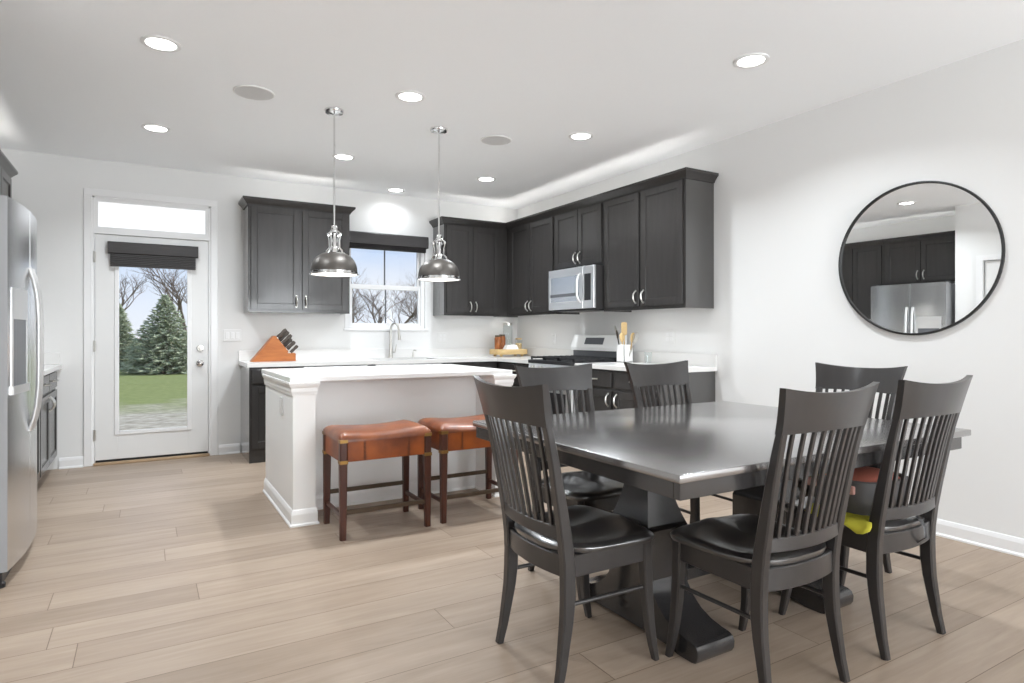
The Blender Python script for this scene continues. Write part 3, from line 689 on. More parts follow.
# ------------------------------------------------------------------ refrigerator
FY0, FY1, FM = 3.682, 4.592, 4.085
t = thing('refrigerator', 'tall stainless side-by-side refrigerator at the left edge', 'refrigerator', (-.9, 4.13, 0))
MB().box((-1.245, FY0+.004, .05), (-.635, FY1-.004, 1.805), .006).build('body', 'grey_painted_steel', t, True, 0)
def fx_(y):
    u = (y-(FY0+FY1)/2)/((FY1-FY0)/2); return -.556 + .034*(1-abs(u)**2.2)
def fdoor(y0, y1):
    n = 14; zs = [.075, .082, 1.775, 1.79]; b = MB(); vs_ = []; fs_ = []
    ys = [y0 + (y1-y0)*k/n for k in range(n+1)]
    front = [(fx_(y), y) for y in ys]; 
    front[0] = (front[0][0]-.012, y0); front.insert(1, (fx_(y0+.006), y0+.006)); front[-1] = (front[-1][0]-.012, y1); front.insert(-1, (fx_(y1-.006), y1-.006))
    poly = front + [(-.63, y1), (-.63, y0)]
    b.prism(poly, .075, 1.82); return b
for nm, y0, y1, wc in (('freezer_door', FY0, FM-.003, 0), ('door', FM+.003, FY1, 1)):
    do = fdoor(y0, y1).build(nm, ['steel', 'grey_painted_steel'], t, True, 30)
    for p in do.data.polygons:
        if abs(p.normal.y) > .9: p.material_index = 1
    hy = (FM-.035) if wc == 0 else (FM+.035)
    n = 15; pts = []
    for k in range(n):
        u = k/(n-1)*2-1; pts.append((fx_(hy)+.002+.040*(1-abs(u)**4.0), hy, 1.10+u*.42))
    b = MB().tube(pts, .0145, 12, flat=(1.0, .8))
    b.build('handle', 'steel_bright', do, True)
    if wc == 0:
        d0, d1 = FY0+.075, FM-.095; zt, zb = 1.37, .93
        def slab(y0, y1, z0, z1, o):
            ys = [y0+(y1-y0)*k/6 for k in range(7)]
            return MB().prism([(fx_(y)+o, y) for y in ys] + [(fx_(y1)-.012, y1), (fx_(y0)-.012, y0)], z0, z1)
        b = slab(d0-.02, d1+.02, zt-.12, zt+.03, .003); q = slab(d0-.02, d0, zb, zt-.12, .003); b.add(q.v, q.f); q = slab(d1, d1+.02, zb, zt-.12, .003); b.add(q.v, q.f)
        q = slab(d0-.02, d1+.02, zb-.04, zb, .010); b.add(q.v, q.f)
        ds = b.build('dispenser', 'steel_bright', do, True, 0)
        slab(d0, d1, zb, zt-.12, .001).build('recess', 'grey_panel', ds, True, 0)
MB().box((-.63, FY0+.01, .012), (-.575, FY1-.01, .07), .004).build('kick_grille', 'black_plastic', t, True, 0)
for y in (FY0+.03, FY1-.03):
    MB().lathe([(0, 0), (.02, 0), (.02, .02), (.01, .03), (.01, .06)], 12, (-.585, y, 0)).build('foot', 'black_plastic', t, True)
    MB().box((-.69, y-.025, 1.805), (-.60, y+.025, 1.838), .006).build('hinge_cover', 'black_plastic', t, True, 0)
for y in (FY0+.06, FY1-.06): MB().cyl((-1.15, y-.02, .03), (-1.15, y+.02, .03), .03, n=14).build('roller', 'black_plastic', t, True)

# ------------------------------------------------------------------ island
IX0, IX1, IY0, IY1 = .775, 2.325, 3.97, 4.98
t = thing('kitchen_island', 'white kitchen island with corner posts and quartz top', 'kitchen island', ((IX0+IX1)/2, (IY0+IY1)/2, 0))
MB().box((.756, 3.965, .882), (2.330, 5.05, .914), .004).build('countertop', 'quartz', t, True, 0)
PW = .135
b = MB(); b.box((IX0, IY0, 0), (IX0+PW, IY1, .882)); b.build('end_panel', 'island_white', t, True, 0)
b = MB(); b.box((IX1-PW, IY0, 0), (IX1, IY1, .882)); b.build('end_panel', 'island_white', t, True, 0)
MB().box((IX0+PW, 4.285, 0), (IX1-PW, 4.31, .882)).build('knee_panel', 'island_white', t, True, 0)
MB().box((IX0+PW, 4.31, .10), (IX1-PW, IY1-.02, .882)).build('cabinet_box', 'espresso', t, True, 0)
for k in range(3):
    x0 = IX0+PW+.01+k*.425; m = MB(); m2 = MB(); shaker(m, -(x0+.415), -x0, .13, .86, -(IY1-.02)); m.v = [(-v[0], -v[1], v[2]) for v in m.v]
    m.build('door', 'espresso', t, True, 0)
CAPP = [(0, .80), (.006, .80), (.008, .812), (.012, .826), (.012, .846), (.020, .858), (.026, .872), (.026, .882), (0, .882)]
BSE = [(0, 0), (.020, 0), (.020, .010), (.012, .018), (.012, .072), (.009, .084), (.005, .096), (0, .102)]
for pr_, nm in ((CAPP, 'capital_molding'), (BSE, 'base_molding')):
    b = MB(); b.sweep([(IX0+PW, 4.285), (IX0+PW, IY0), (IX0, IY0), (IX0, IY1)][::-1], pr_)
    b.build(nm, 'island_white', t, True, 0)
    b = MB(); b.sweep([(IX1-PW, 4.285), (IX1-PW, IY0), (IX1, IY0), (IX1, IY1)], pr_)
    b.v = b.v; b.build(nm, 'island_white', t, True, 0)
b = MB().sweep([(IX0+PW, 4.285), (IX1-PW, 4.285)], BSE); b.build('base_molding', 'island_white', t, True, 0)
def outlet(b, horizontal=False): pass
b = MB(); b.box((IX0-.010, 4.285, .645), (IX0, 4.360, .765), .004); ou = b.build('outlet', 'plate_white', t, True, 0)
b = MB(); b.box((IX0-.014, 4.302, .663), (IX0-.008, 4.343, .747), .002); b.build('receptacle', 'plate_white', ou, True, 0)

# wall plates
def plate(name, label, cat, c, face, gangs, horiz=False):
    w = .07+.046*(gangs-1); h = .115
    if horiz: w, h = h, w
    t = thing(name, label, cat, c, {'-Y': 0, '-X': -PI/2}[face])
    MB().box((-w/2, -.006, -h/2), (w/2, 0, h/2), .003).build('cover_plate', 'plate_white', t, smooth=0)
    for k in range(gangs):
        x = (k-(gangs-1)/2)*.046
        if cat == 'light switch': MB().box((x-.016, -.010, -.033), (x+.016, -.005, .033), .003).build('rocker', 'trim_white', t, smooth=0)
        else:
            b = MB(); 
            for s_ in (-.021, .021):
                if horiz: b.box((s_-.016, -.008, -.017), (s_+.016, -.005, .017), .004)
                else: b.box((x-.017, -.008, s_-.016), (x+.017, -.005, s_+.016), .004)
            b.build('receptacle', 'trim_white', t, smooth=0)
plate('light_switch', 'white three-gang light switch on the wall right of the back door', 'light switch', (.735, YB, 1.165), '-Y', 3)
plate('wall_outlet', 'white outlet on the back wall right of the soap pump', 'outlet', (2.99, YB, 1.14), '-Y', 2)
plate('wall_outlet', 'white outlet on the right wall beyond the utensil crock', 'outlet', (XR, 4.07, 1.155), '-X', 2)
plate('wall_outlet', 'white outlet on the right wall left of the range', 'outlet', (XR, 5.90, 1.12), '-X', 1)

# ------------------------------------------------------------------ ceiling lights
cans = [(.07, 3.853, 'recessed light above the walkway nearest the refrigerator'), (.066, 5.453, 'recessed light above the walkway close to the back door'),
        (1.5, 3.88, 'recessed light just in front of the two pendants'), (1.505, 5.5, 'recessed light behind the first pendant'),
        (2.34, 6.48, 'recessed light close to the back wall above the sink window'), (2.96, 5.56, 'recessed light near the corner beyond the second pendant'),
        (2.963, 3.976, 'recessed light in front of the tall upper cabinet'), (2.983, 2.387, 'recessed light above the dining table')]
src = None
for (x, y, lb) in cans:
    if src is None:
        t = thing('recessed_light', lb, 'ceiling light', (x, y, ZC), group='recessed ceiling lights')
        MB().lathe([(.098, 0), (.098, -.004), (.090, -.008), (.076, -.007), (.072, -.002), (.072, 0)], 36).build('trim_ring', 'trim_white', t)
        MB().lathe([(0, -.003), (.072, -.003), (.0721, -.0005)], 36).build('lens', 'led', t)
        src = t
    else: dup(src, (x, y, ZC), 0, lb)
    area('recessed_lamp', (x, y, ZC-.012), (0, 0, 0), .13, .13, CAN_W*(.14 if y > 6 else 1), (.90, .955, 1), 'DISK', math.radians(140))
src = None
for (x, y, lb) in ((.603, 4.33, 'round ceiling speaker left of the first pendant'), (2.433, 4.404, 'round ceiling speaker right of the second pendant')):
    if src is None:
        src = thing('ceiling_speaker', lb, 'ceiling speaker', (x, y, ZC), group='ceiling speakers')
        MB().lathe([(.125, 0), (.125, -.005), (.119, -.008), (.117, -.006)], 40).build('rim', 'plate_white', src)
        MB().lathe([(0, -.0065), (.117, -.006), (.1171, -.001)], 40).build('grille', 'speaker_grille', src)
    else: dup(src, (x, y, ZC), 0, lb)
# pendants
def pendant(x, y, lb):
    t = thing('pendant_light', lb, 'pendant light', (x, y, 1.59), group='pendants over the island')
    zc = ZC-1.59
    MB().lathe([(0, zc), (.066, zc), (.066, zc-.010), (.060, zc-.020), (.03, zc-.024), (.012, zc-.03), (0, zc-.03)], 32).build('ceiling_canopy', 'chrome', t)
    MB().cyl((0, 0, .335), (0, 0, zc-.02), .0065, n=10).build('rod', 'chrome', t)
    # fitter: socket cup with cage arms
    f_ = MB().lathe([(.0, .345), (.018, .345), (.021, .335), (.021, .318), (.028, .312), (.028, .298), (.020, .290), (.018, .25), (.022, .235), (.022, .20), (.030, .19), (.034, .165), (.034, .15)], 24)
    for k in range(4):
        a = k*PI/2+PI/4; ca, sa = math.cos(a), math.sin(a)
        f_.tube([(ca*.026, sa*.026, .305), (ca*.044, sa*.044, .292), (ca*.047, sa*.047, .27), (ca*.040, sa*.040, .24), (ca*.040, sa*.040, .19), (ca*.058, sa*.058, .172), (ca*.064, sa*.064, .148)], .0065, 8)
        f_.lathe([(0, .012), (.010, .009), (.012, 0), (.010, -.009), (0, -.012)], 10, (ca*.047, sa*.047, .283))
        f_.lathe([(0, .010), (.009, .007), (.011, 0)], 10, (ca*.072, sa*.072, .147))
    f_.build('fitter', 'chrome', t)
    prof = []
    for k in range(15):
        a = k/14*PI/2; prof.append((.032 + .125*math.sin(a)**.92 if k else .03, .030 + .128*math.cos(a)**1.0))
    outer = prof; inner = [(r-.003, z-.003) for r, z in reversed(prof)]
    MB().lathe(outer + [(.157, .022), (.154, .022)] , 48).build('shade', 'shade_gunmetal', t, smooth=60)
    MB().lathe([(r-.003, z-.003) for r, z in prof] + [(.153, .022)], 48).build('shade_lining', 'shade_inner', t, smooth=60)
    MB().lathe([(.157, .026), (.160, .024), (.160, .012), (.167, .008), (.167, .003), (.160, .001), (.153, .004), (.153, .022)], 48).build('rim_band', 'chrome', t)
    MB().lathe([(0, .055), (.03, .06), (.045, .085), (.04, .11), (.02, .14), (.018, .15)], 20).build('bulb', 'bulb', t)
    MB().lathe([(0, .007), (.08, .007), (.153, .008), (.1531, .010), (.08, .0095), (0, .0095)], 40).build('diffuser', 'led_soft', t)
    d = bpy.data.lights.new('pendant_lamp', 'AREA'); d.energy = PEND_W; d.shape = 'DISK'; d.size = .28; d.color = (1, .96, .88)
    o = bpy.data.objects.new('pendant_lamp', d); C.objects.link(o); o.location = (x, y, 1.585)
pendant(1.135, 4.39, 'gunmetal dome pendant light nearer the back door')
pendant(1.928, 4.39, 'gunmetal dome pendant light nearer the corner cabinets')

# ------------------------------------------------------------------ round mirror
yc, zc, R = 2.024, 1.632, .460
t = thing('round_mirror', 'large round wall mirror with thin black frame', 'mirror', (XR-.004, yc, zc))
t.rotation_euler = (0, -PI/2, math.radians(1.4))
MB().lathe([(R-.012, .0), (R, .0), (R+.002, .012), (R, .024), (R-.008, .026), (R-.012, .022), (R-.012, 0)], 96).build('frame', 'mirror_frame', t)
MB().lathe([(0, .012), (R-.009, .012)], 96).build('mirror_glass', 'mirror_glass', t)
MB().lathe([(0, .002), (R-.009, .002), (R-.009, .010), (0, .010)], 64).build('backing', 'black_plastic', t)

# ------------------------------------------------------------------ bar stools
def stool(x, y, lb):
    w, d = .56, .41
    t = thing('bar_stool', lb, 'stool', (x, y, 0), group='leather stools at the island')
    hx, hy = w/2-.022, d/2-.022
    for sx in (-1, 1):
        for sy in (-1, 1):
            b = MB(); lg = b.bar([(sx*(hx+.002), sy*(hy+.002), 0), (sx*hx, sy*hy, .44), (sx*hx, sy*hy, .575)], [.034, .044, .044], [.034, .044, .044]).build('leg', 'walnut', t, smooth=0)
            for z in (.445, .565):
                MB().box((sx*hx-.0235, sy*hy-.0235, z-.010), (sx*hx+.0235, sy*hy+.0235, z+.010), .001, 1).build('bracket', 'brass', lg, smooth=0)
    a = MB()
    a.box((-hx+.022, -hy-.016, .445), (hx-.022, -hy+.012, .575), .004); a.box((-hx+.022, hy-.012, .445), (hx-.022, hy+.016, .575), .004)
    a.box((-hx-.016, -hy+.022, .445), (-hx+.012, hy-.022, .575), .004); a.box((hx-.012, -hy+.022, .445), (hx+.016, hy-.022, .575), .004)
    ap = a.build('leather_apron', 'leather_side', t, smooth=0)
    for x0 in (-.135, .135):
        for yy in (-hy-.0175, hy+.0165):
            s_ = MB()
            s_.box((x0-.0015, yy-.0004, .447), (x0+.0015, yy+.0012, .574))
            for k in range(16): z = .452 + k*.0075; s_.box((x0-.008, yy-.0005, z), (x0+.008, yy+.0015, z+.003))
            s_.build('stitched_seam', 'stitch', ap, smooth=0)
    # cushion: saddle dished along x, pillow edges
    nx_, ny_ = 28, 20; vs_ = []; fs_ = []
    def zz(u, v):
        e = min((1-abs(u))*w/2, (1-abs(v))*d/2)
        edge = .030*(1-math.exp(-e/.022))
        return .572 + edge + .026*abs(u)**2.0*(1-.3*abs(v)**6) - .004 + .014*(1-v*v)*(1-abs(u)**4)
    for i in range(nx_+1):
        for j in range(ny_+1):
            u = i/nx_*2-1; v = j/ny_*2-1
            u = math.copysign(abs(u)**.75, u); v = math.copysign(abs(v)**.75, v)
            rx = 1-.02*v**8; ry = 1-.02*u**8
            vs_.append((u*(w/2+.002)*rx, v*(d/2+.002)*ry, zz(u, v)))
    for i in range(nx_):
        for j in range(ny_): a0 = i*(ny_+1)+j; fs_.append((a0, a0+ny_+1, a0+ny_+2, a0+1))
    o = len(vs_); ring = [i*(ny_+1) for i in range(nx_+1)] + [nx_*(ny_+1)+j for j in range(1, ny_+1)] + [i*(ny_+1)+ny_ for i in range(nx_-1, -1, -1)] + [j for j in range(ny_-1, 0, -1)]
    for r in ring: p = vs_[r]; vs_.append((p[0], p[1], .560))
    m = len(ring)
    for k in range(m): fs_.append((ring[k], ring[(k+1) % m], o+(k+1) % m, o+k))
    fs_.append(tuple(range(o, o+m)))
    MB().add(vs_, fs_).build('cushion', 'leather', t, smooth=50)
    for sy, z in ((-1, .155), (1, .195)):
        MB().bar([(-hx, sy*hy, z), (hx, sy*hy, z)], .016, .026, (0, 1, 0)).build('stretcher', 'bronze_bar', t, smooth=0)
    for sx in (-1, 1):
        MB().bar([(sx*hx, -hy, .13), (sx*hx, hy, .13)], .016, .026).build('stretcher', 'walnut', t, smooth=0)
    return t
st = stool(1.231, 3.755, 'brown leather saddle stool at the island post end')
dup(st, (1.862, 3.765, 0), 0, 'brown leather saddle stool partly behind the dining chair')

# ------------------------------------------------------------------ dining table
TX0, TX1, TY0, TY1, TZ = 1.315, 3.012, 1.295, 2.607, .775
t = thing('dining_table', 'large dark wood trestle dining table', 'table', (2.165, 1.95, 0))
MB().box((TX0, TY0, TZ-.026), (TX1, TY1, TZ), .004, 3).build('tabletop', 'table_top', t, True, 30)
b = MB(); ax1 = TX1-.055; z0, z1 = TZ-.078, TZ-.026
b.box((TX0+.012, TY0+.012, z0), (ax1, TY0+.037, z1), .002, 1); b.box((TX0+.012, TY1-.037, z0), (ax1, TY1-.012, z1), .002, 1)
b.box((TX0+.012, TY0+.037, z0), (TX0+.037, TY1-.037, z1), .002, 1); b.box((ax1-.025, TY0+.037, z0), (ax1, TY1-.037, z1), .002, 1)
b.build('apron', 'table_wood', t, True, 0)
def pedestal(xc, yc, sgn):
    hx, hy = .095, .105
    # column tapering up by a concave curve
    b = MB(); prof = [(0.0, .12), (0.0, .44), (.003, .47)]
    vs_ = []; fs_ = []
    lev = [(.10, 0), (.40, 0), (.455, .0), (.456, .012)]
    lev = [(.10, 1, 1), (.405, 1, 1), (.41, 1, 1), (.43, .93, .93), (.455, .84, .84), (.49, .74, .74), (.53, .65, .65), (.58, .585, .585), (.64, .55, .55), (.70, .54, .54)]
    kx, ky = hx*1.12, hy*1.12
    for z, sx, sy in lev:
        for a, c_ in ((-1, -1), (1, -1), (1, 1), (-1, 1)): vs_.append((xc+a*kx*sx, yc+c_*ky*sy, z))
    for i in range(len(lev)-1):
        for k in range(4): fs_.append((i*4+k, i*4+(k+1) % 4, (i+1)*4+(k+1) % 4, (i+1)*4+k))
    fs_.append((3, 2, 1, 0)); n = len(lev); fs_.append(tuple(range((n-1)*4, n*4)))
    b.add(vs_, fs_).build('column', 'table_wood', t, True, 25)
    # foot: scrolled sled running along Y
    L = .36; pr_ = []
    top = [(.105, .30), (.112, .24), (.125, .19), (.155, .145), (.20, .108), (.25, .085), (.30, .074), (.335, .070), (.352, .062), (.36, .045), (.358, .020), (.348, .004), (.33, 0)]
    mid = [(.26, 0), (.22, .012), (.12, .016)]
    half = top + mid
    poly = [(yc+a, z) for a, z in half] + [(yc-a, z) for a, z in reversed(half)]
    MB().prism(poly, xc-hx, xc+hx, 'YZ').build('foot', 'table_wood', t, True, 30)
    MB().box((xc-.05, TY0+.16, .700), (xc+.05, TY1-.16, .748), .003, 1).build('bearer', 'table_wood', t, True, 0)
pedestal(1.782, 1.935, 1); pedestal(2.55, 1.945, -1)
MB().box((1.782+.09, 1.905, .135), (2.55-.09, 1.985, .185), .003, 1).build('stretcher', 'table_wood', t, True, 0)

# ------------------------------------------------------------------ dining chairs (front is +y)
def bow(x): return -.034*(1-(x/.2)**2)
ST = [(0, -.206, .196), (.07, -.190, .193), (.15, -.177, .190), (.22, -.166, .188), (.29, -.160, .187), (.36, -.159, .186), (.42, -.161, .186), (.50, -.171, .187), (.58, -.186, .189), (.66, -.202, .192), (.74, -.218, .195), (.82, -.236, .198), (.884, -.253, .202)]
def sty(z):
    for a, c_ in zip(ST, ST[1:]):
        if a[0] <= z <= c_[0]:
            u = (z-a[0])/(c_[0]-a[0]); return a[1]+(c_[1]-a[1])*u, a[2]+(c_[2]-a[2])*u
    a, c_ = ST[-1], ST[-1]; return c_[1]-(z-c_[0])*.235, c_[2]
def chair(lb):
    t = thing('dining_chair', lb, 'chair', (0, 0, 0), 0, 'dark dining chairs around the table')
    for s in (-1, 1):
        zs = [p[0] for p in ST]
        pts = [(s*p[2], p[1], p[0]) for p in ST]
        wd = [.026 + .010*min(1, z/.25) if z < .45 else .036 - .008*(z-.45)/.44 for z in zs]
        dp = [.026 + .022*min(1, z/.3) if z < .45 else .048 - .022*(z-.45)/.44 for z in zs]
        MB().bar(pts, wd, dp, (1, 0, 0)).build('rear_leg', 'chair_black', t, smooth=30)
        pf = [(0, .222, .198), (.06, .209, .196), (.13, .197, .193), (.22, .189, .189), (.33, .184, .187), (.4405, .182, .186)]
        MB().bar([(s*p[2], p[1], p[0]) for p in pf], [.024, .028, .032, .036, .038, .038], [.022, .028, .033, .038, .040, .040], (1, 0, 0)).build('front_leg', 'chair_black', t, smooth=30)
        MB().tube([(s*.188, .184, .27), (s*.188, -.16, .275)], .0075, 10).build('stretcher', 'chair_black', t)
    # apron
    b = MB(); z0, z1 = .366, .440
    b.box((-.175, .170, z0), (.175, .192, z1), .002, 1)
    for s in (-1, 1): b.box((s*.188-.011, -.15, z0), (s*.188+.011, .175, z1), .002, 1)
    n = 12
    b.bar([(x, -.158+bow(x)*.9, (z0+z1)/2) for x in [(-.175+.35*k/n) for k in range(n+1)]], z1-z0, .02, (0, 0, 1))
    b.build('apron', 'chair_black', t, smooth=25)
    # seat
    N_, K = 56, 12; vs_ = []; fs_ = []
    def outline(a):
        ca, sa = math.cos(a), math.sin(a); p = 6.5 if sa > 0 else 4.2
        r = (abs(ca)**p + abs(sa)**p)**(-1/p); x = r*ca; y = r*sa
        wx = .226 + .012*y
        yy = y*.196 + .022
        if y > 0: yy += .018*(1-x*x)*y
        else: yy += .020*(1-x*x)*y
        return x*(wx-.014*(1-y)/2), yy
    def top(x, y, r):
        u = x/.22; v = (y-.02)/.2
        dish = -.020*math.exp(-((abs(u)-.42)/.36)**2)*math.exp(-((v+.15)/.55)**2) - .004*math.exp(-(v+.1)**2/.3)
        dish += .006*math.exp(-(u/.22)**2)*max(0, v)
        lip = -.012*max(0, (r-.90)/.10)**2
        return .474 + dish + lip - .004*max(0, v)**3
    vs_.append((0, .02, top(0, .02, 0)))
    for i in range(1, K+1):
        r = (i/K)**.85
        for k in range(N_):
            x, y = outline(2*PI*k/N_); y0 = .022; x *= r; y = y0+(y-y0)*r
            vs_.append((x, y, top(x, y, r)))
    for k in range(N_): fs_.append((0, 1+k, 1+(k+1) % N_))
    for i in range(K-1):
        for k in range(N_): a0 = 1+i*N_; fs_.append((a0+k, a0+N_+k, a0+N_+(k+1) % N_, a0+(k+1) % N_))
    o = 1+(K-1)*N_; base = len(vs_)
    for z, q in ((.452, 1.004), (.441, .985)):
        for k in range(N_): x, y = outline(2*PI*k/N_); vs_.append((x*q, .022+(y-.022)*q, z))
    for k in range(N_):
        k2 = (k+1) % N_; fs_ += [(o+k, base+k, base+k2, o+k2), (base+k, base+N_+k, base+N_+k2, base+k2)]
    fs_.append(tuple(base+N_+k for k in range(N_)))
    MB().add(vs_, fs_).build('seat', 'chair_seat', t, smooth=50)
    # lower rail and slats
    n = 14; zr = .518
    MB().bar([(x, sty(zr)[0]+bow(x), zr) for x in [(-.178+.356*k/n) for k in range(n+1)]], .046, .022, (0, 0, 1)).build('lower_rail', 'chair_black', t, smooth=30)
    for k in range(9):
        u = k/8*2-1; pts = []
        for j in range(9):
            z = .53+(.895-.53)*j/8; y, xs = sty(z); x = u*(.143+.022*j/8)
            pts.append((x, y+bow(x)*1.0, z))
        MB().bar(pts, [.017 - .003*j/8 for j in range(9)], .011, (1, 0, 0)).build('slat', 'chair_black', t, smooth=30)
    # crest rail: tall curved board, flared at the ends, top dipping in the middle
    nx2, nz2 = 20, 8; vs_ = []; fs_ = []
    for side in (0, 1):
        for i in range(nx2+1):
            u = i/nx2*2-1
            for j in range(nz2+1):
                v = j/nz2
                zt = 1.000 + .020*abs(u)**2.2; zb = .876 + .006*(1-u*u)
                z = zb+(zt-zb)*v
                hw = .2165 + .025*v**1.4
                x = u*hw; y = sty(z)[0] + bow(u*.2)*(1+.1*v)
                vs_.append((x, y + (.013-.002*v if side else -.013+.002*v), z))
    S = (nx2+1)*(nz2+1); I = lambda i, j, s_: s_*S + i*(nz2+1)+j
    for i in range(nx2):
        for j in range(nz2):
            fs_ += [(I(i, j, 0), I(i+1, j, 0), I(i+1, j+1, 0), I(i, j+1, 0)), (I(i, j, 1), I(i, j+1, 1), I(i+1, j+1, 1), I(i+1, j, 1))]
        fs_ += [(I(i, 0, 0), I(i, 0, 1), I(i+1, 0, 1), I(i+1, 0, 0)), (I(i, nz2, 0), I(i+1, nz2, 0), I(i+1, nz2, 1), I(i, nz2, 1))]
    for j in range(nz2):
        fs_ += [(I(0, j, 0), I(0, j+1, 0), I(0, j+1, 1), I(0, j, 1)), (I(nx2, j, 0), I(nx2, j, 1), I(nx2, j+1, 1), I(nx2, j+1, 0))]
    MB().add(vs_, fs_).build('crest_rail', 'chair_black', t, smooth=40)
    return t
ch = chair('dark slat-back chair at the near left end of the table, back to the island stools')
ch.location = (1.372, 1.888, 0); ch.rotation_euler = (0, 0, -PI/2)
dup(ch, (1.852, 1.462, 0), 0, 'dark slat-back chair in the foreground with its back to us and an empty seat')
dup(ch, (2.508, 1.472, 0), 0, 'dark slat-back chair at the right with the booster seat on it')
dup(ch, (1.853, 2.435, 0), PI, 'dark slat-back chair on the far side in front of the range')
dup(ch, (2.572, 2.430, 0), PI, 'dark slat-back chair on the far side nearest the mirror wall cabinets')
dup(ch, (2.962, 1.918, 0), PI/2, 'dark slat-back chair at the far right end below the mirror')

# booster seat and cloth on the right chair
t = thing('booster_seat', 'grey child booster seat strapped on the right dining chair', 'booster seat', (2.490, 1.475, .4785))
n = 40; vs_ = []; fs_ = []
shape = ((.86, .0), (.93, .03), (1.0, .075), (1.03, .125), (1.03, .134), (.97, .138), (.93, .130), (.0, .118))
for (r, z) in shape:
    for k in range(n):
        a = 2*PI*k/n; p = 3.4; q = (abs(math.cos(a))**p+abs(math.sin(a))**p)**(-1/p)
        vs_.append((q*math.cos(a)*.155*r, q*math.sin(a)*.15*r, z))
for i in range(len(shape)-1):
    for k in range(n): fs_.append((i*n+k, i*n+(k+1) % n, (i+1)*n+(k+1) % n, (i+1)*n+k))
fs_.append(tuple(reversed(range(n))))
MB().add(vs_, fs_).build('seat_base', 'booster_grey', t, smooth=50)
vs_ = []; fs_ = []; shape = ((.90, .118), (.91, .130), (.84, .142), (.6, .152), (.3, .156), (.0, .157))
for (r, z) in shape:
    for k in range(n):
        a = 2*PI*k/n; p = 3; q = (abs(math.cos(a))**p+abs(math.sin(a))**p)**(-1/p)
        vs_.append((q*math.cos(a)*.15*r, q*math.sin(a)*.145*r, z))
for i in range(len(shape)-1):
    for k in range(n): fs_.append((i*n+k, i*n+(k+1) % n, (i+1)*n+(k+1) % n, (i+1)*n+k))
fs_.append(tuple(reversed(range(n))))
MB().add(vs_, fs_).build('cushion', 'coral', t, smooth=50)
for y in (-.06, .10): MB().box((-.166, y-.022, .085), (-.150, y+.022, .118), .006, 3).build('side_clip', 'pink', t)
st_ = MB(); st_.tube([(.06, -.15, .03), (.06, -.19, .012), (.06, -.225, -.03), (.06, -.228, -.07), (.06, -.19, -.105)], .011, 8, flat=(1, .25)); st_.build('strap', 'black_plastic', t)
# yellow cloth under it, hanging over the seat edge
vs_ = []; fs_ = []; nu, nv = 12, 8
for i in range(nu+1):
    for j in range(nv+1):
        u, v = i/nu, j/nv
        x = -.12-(.108+.02*math.sin(u*3.1))*v; y = -.15 + .26*u + .02*math.sin(v*5)
        edge = max(0, -.208-x); z = .4805 + .003*math.sin(u*12+v*7)**2 - edge*(.45+1.1*math.exp(-((u-.10)/.14)**2))
        vs_.append((2.50+x, 1.47+y, z))
for i in range(nu):
    for j in range(nv): a0 = i*(nv+1)+j; fs_.append((a0, a0+nv+1, a0+nv+2, a0+1))
yc_ = MB().add(vs_, fs_).build('cloth', 'yellow_cloth', smooth=60)
sm = yc_.modifiers.new('thickness', 'SOLIDIFY'); sm.thickness = .003; sm.offset = 1
tag(yc_, 'bright yellow cloth draped under the booster seat', 'cloth')

# ------------------------------------------------------------------ things on the worktops
ky = 6.40
t = thing('knife_block', 'orange-brown wooden knife block at the left end of the worktop', 'knife block', (1.05, ky, .9155))
MB().prism([(-.19, 0), (.10, 0), (.145, .095), (.03, .243), (.012, .247)], -.065, .065, 'XZ').build('block', 'knife_wood', t, smooth=0)
MB().prism([(.102, 0), (.215, 0), (.215, .072), (.205, .077), (.137, .078)], -.06, .06, 'XZ').build('steak_knife_holder', 'knife_wood', t, smooth=0)
dirv = Vector((.62, 0, .78)).normalized()
kd = Vector((.62, -.05, .62)).normalized()
spots = [(.042, .222, -.03, .125, 'kitchen knife highest in the knife block'), (.066, .192, .02, .135, 'second kitchen knife from the top of the knife block'), (.088, .164, -.02, .13, 'middle kitchen knife on the slope of the knife block'), (.110, .136, .03, .115, 'kitchen knife low on the slope of the knife block'), (.130, .110, -.025, .115, 'lowest large knife in the knife block')]
def knife(loc, L, lb, r=.0135, grp='knives in the block'):
    tt = thing('kitchen_knife', lb, 'knife', loc, 0, grp)
    p0 = Vector((0, 0, 0)); d = kd
    MB().tube([p0+d*(-.012), p0+d*.004, p0+d*.012], [r*.9, r, r], 8, flat=(.7, 1.2)).build('bolster', 'nickel', tt)
    MB().tube([p0+d*.012, p0+d*.03, p0+d*(L*.5), p0+d*(L*.85), p0+d*L], [r, r*1.15, r*.95, r*1.2, r*.8], 8, flat=(.75, 1.25)).build('knife_handle', 'knife_handle', tt)
for (x, z, y, L, lb) in spots: knife((1.05+x, ky+y, .914+z), L, lb)
for k, (x, y, lb) in enumerate(((.160, -.045, 'steak knife at the front of the lower holder'), (.166, -.015, 'steak knife second from the front of the lower holder'), (.172, .015, 'steak knife third from the front of the lower holder'), (.178, .045, 'steak knife at the back of the lower holder'))):
    knife((1.05+x, ky+y, .914+.078-.002), .105, lb, .0105, 'steak knives in the holder')

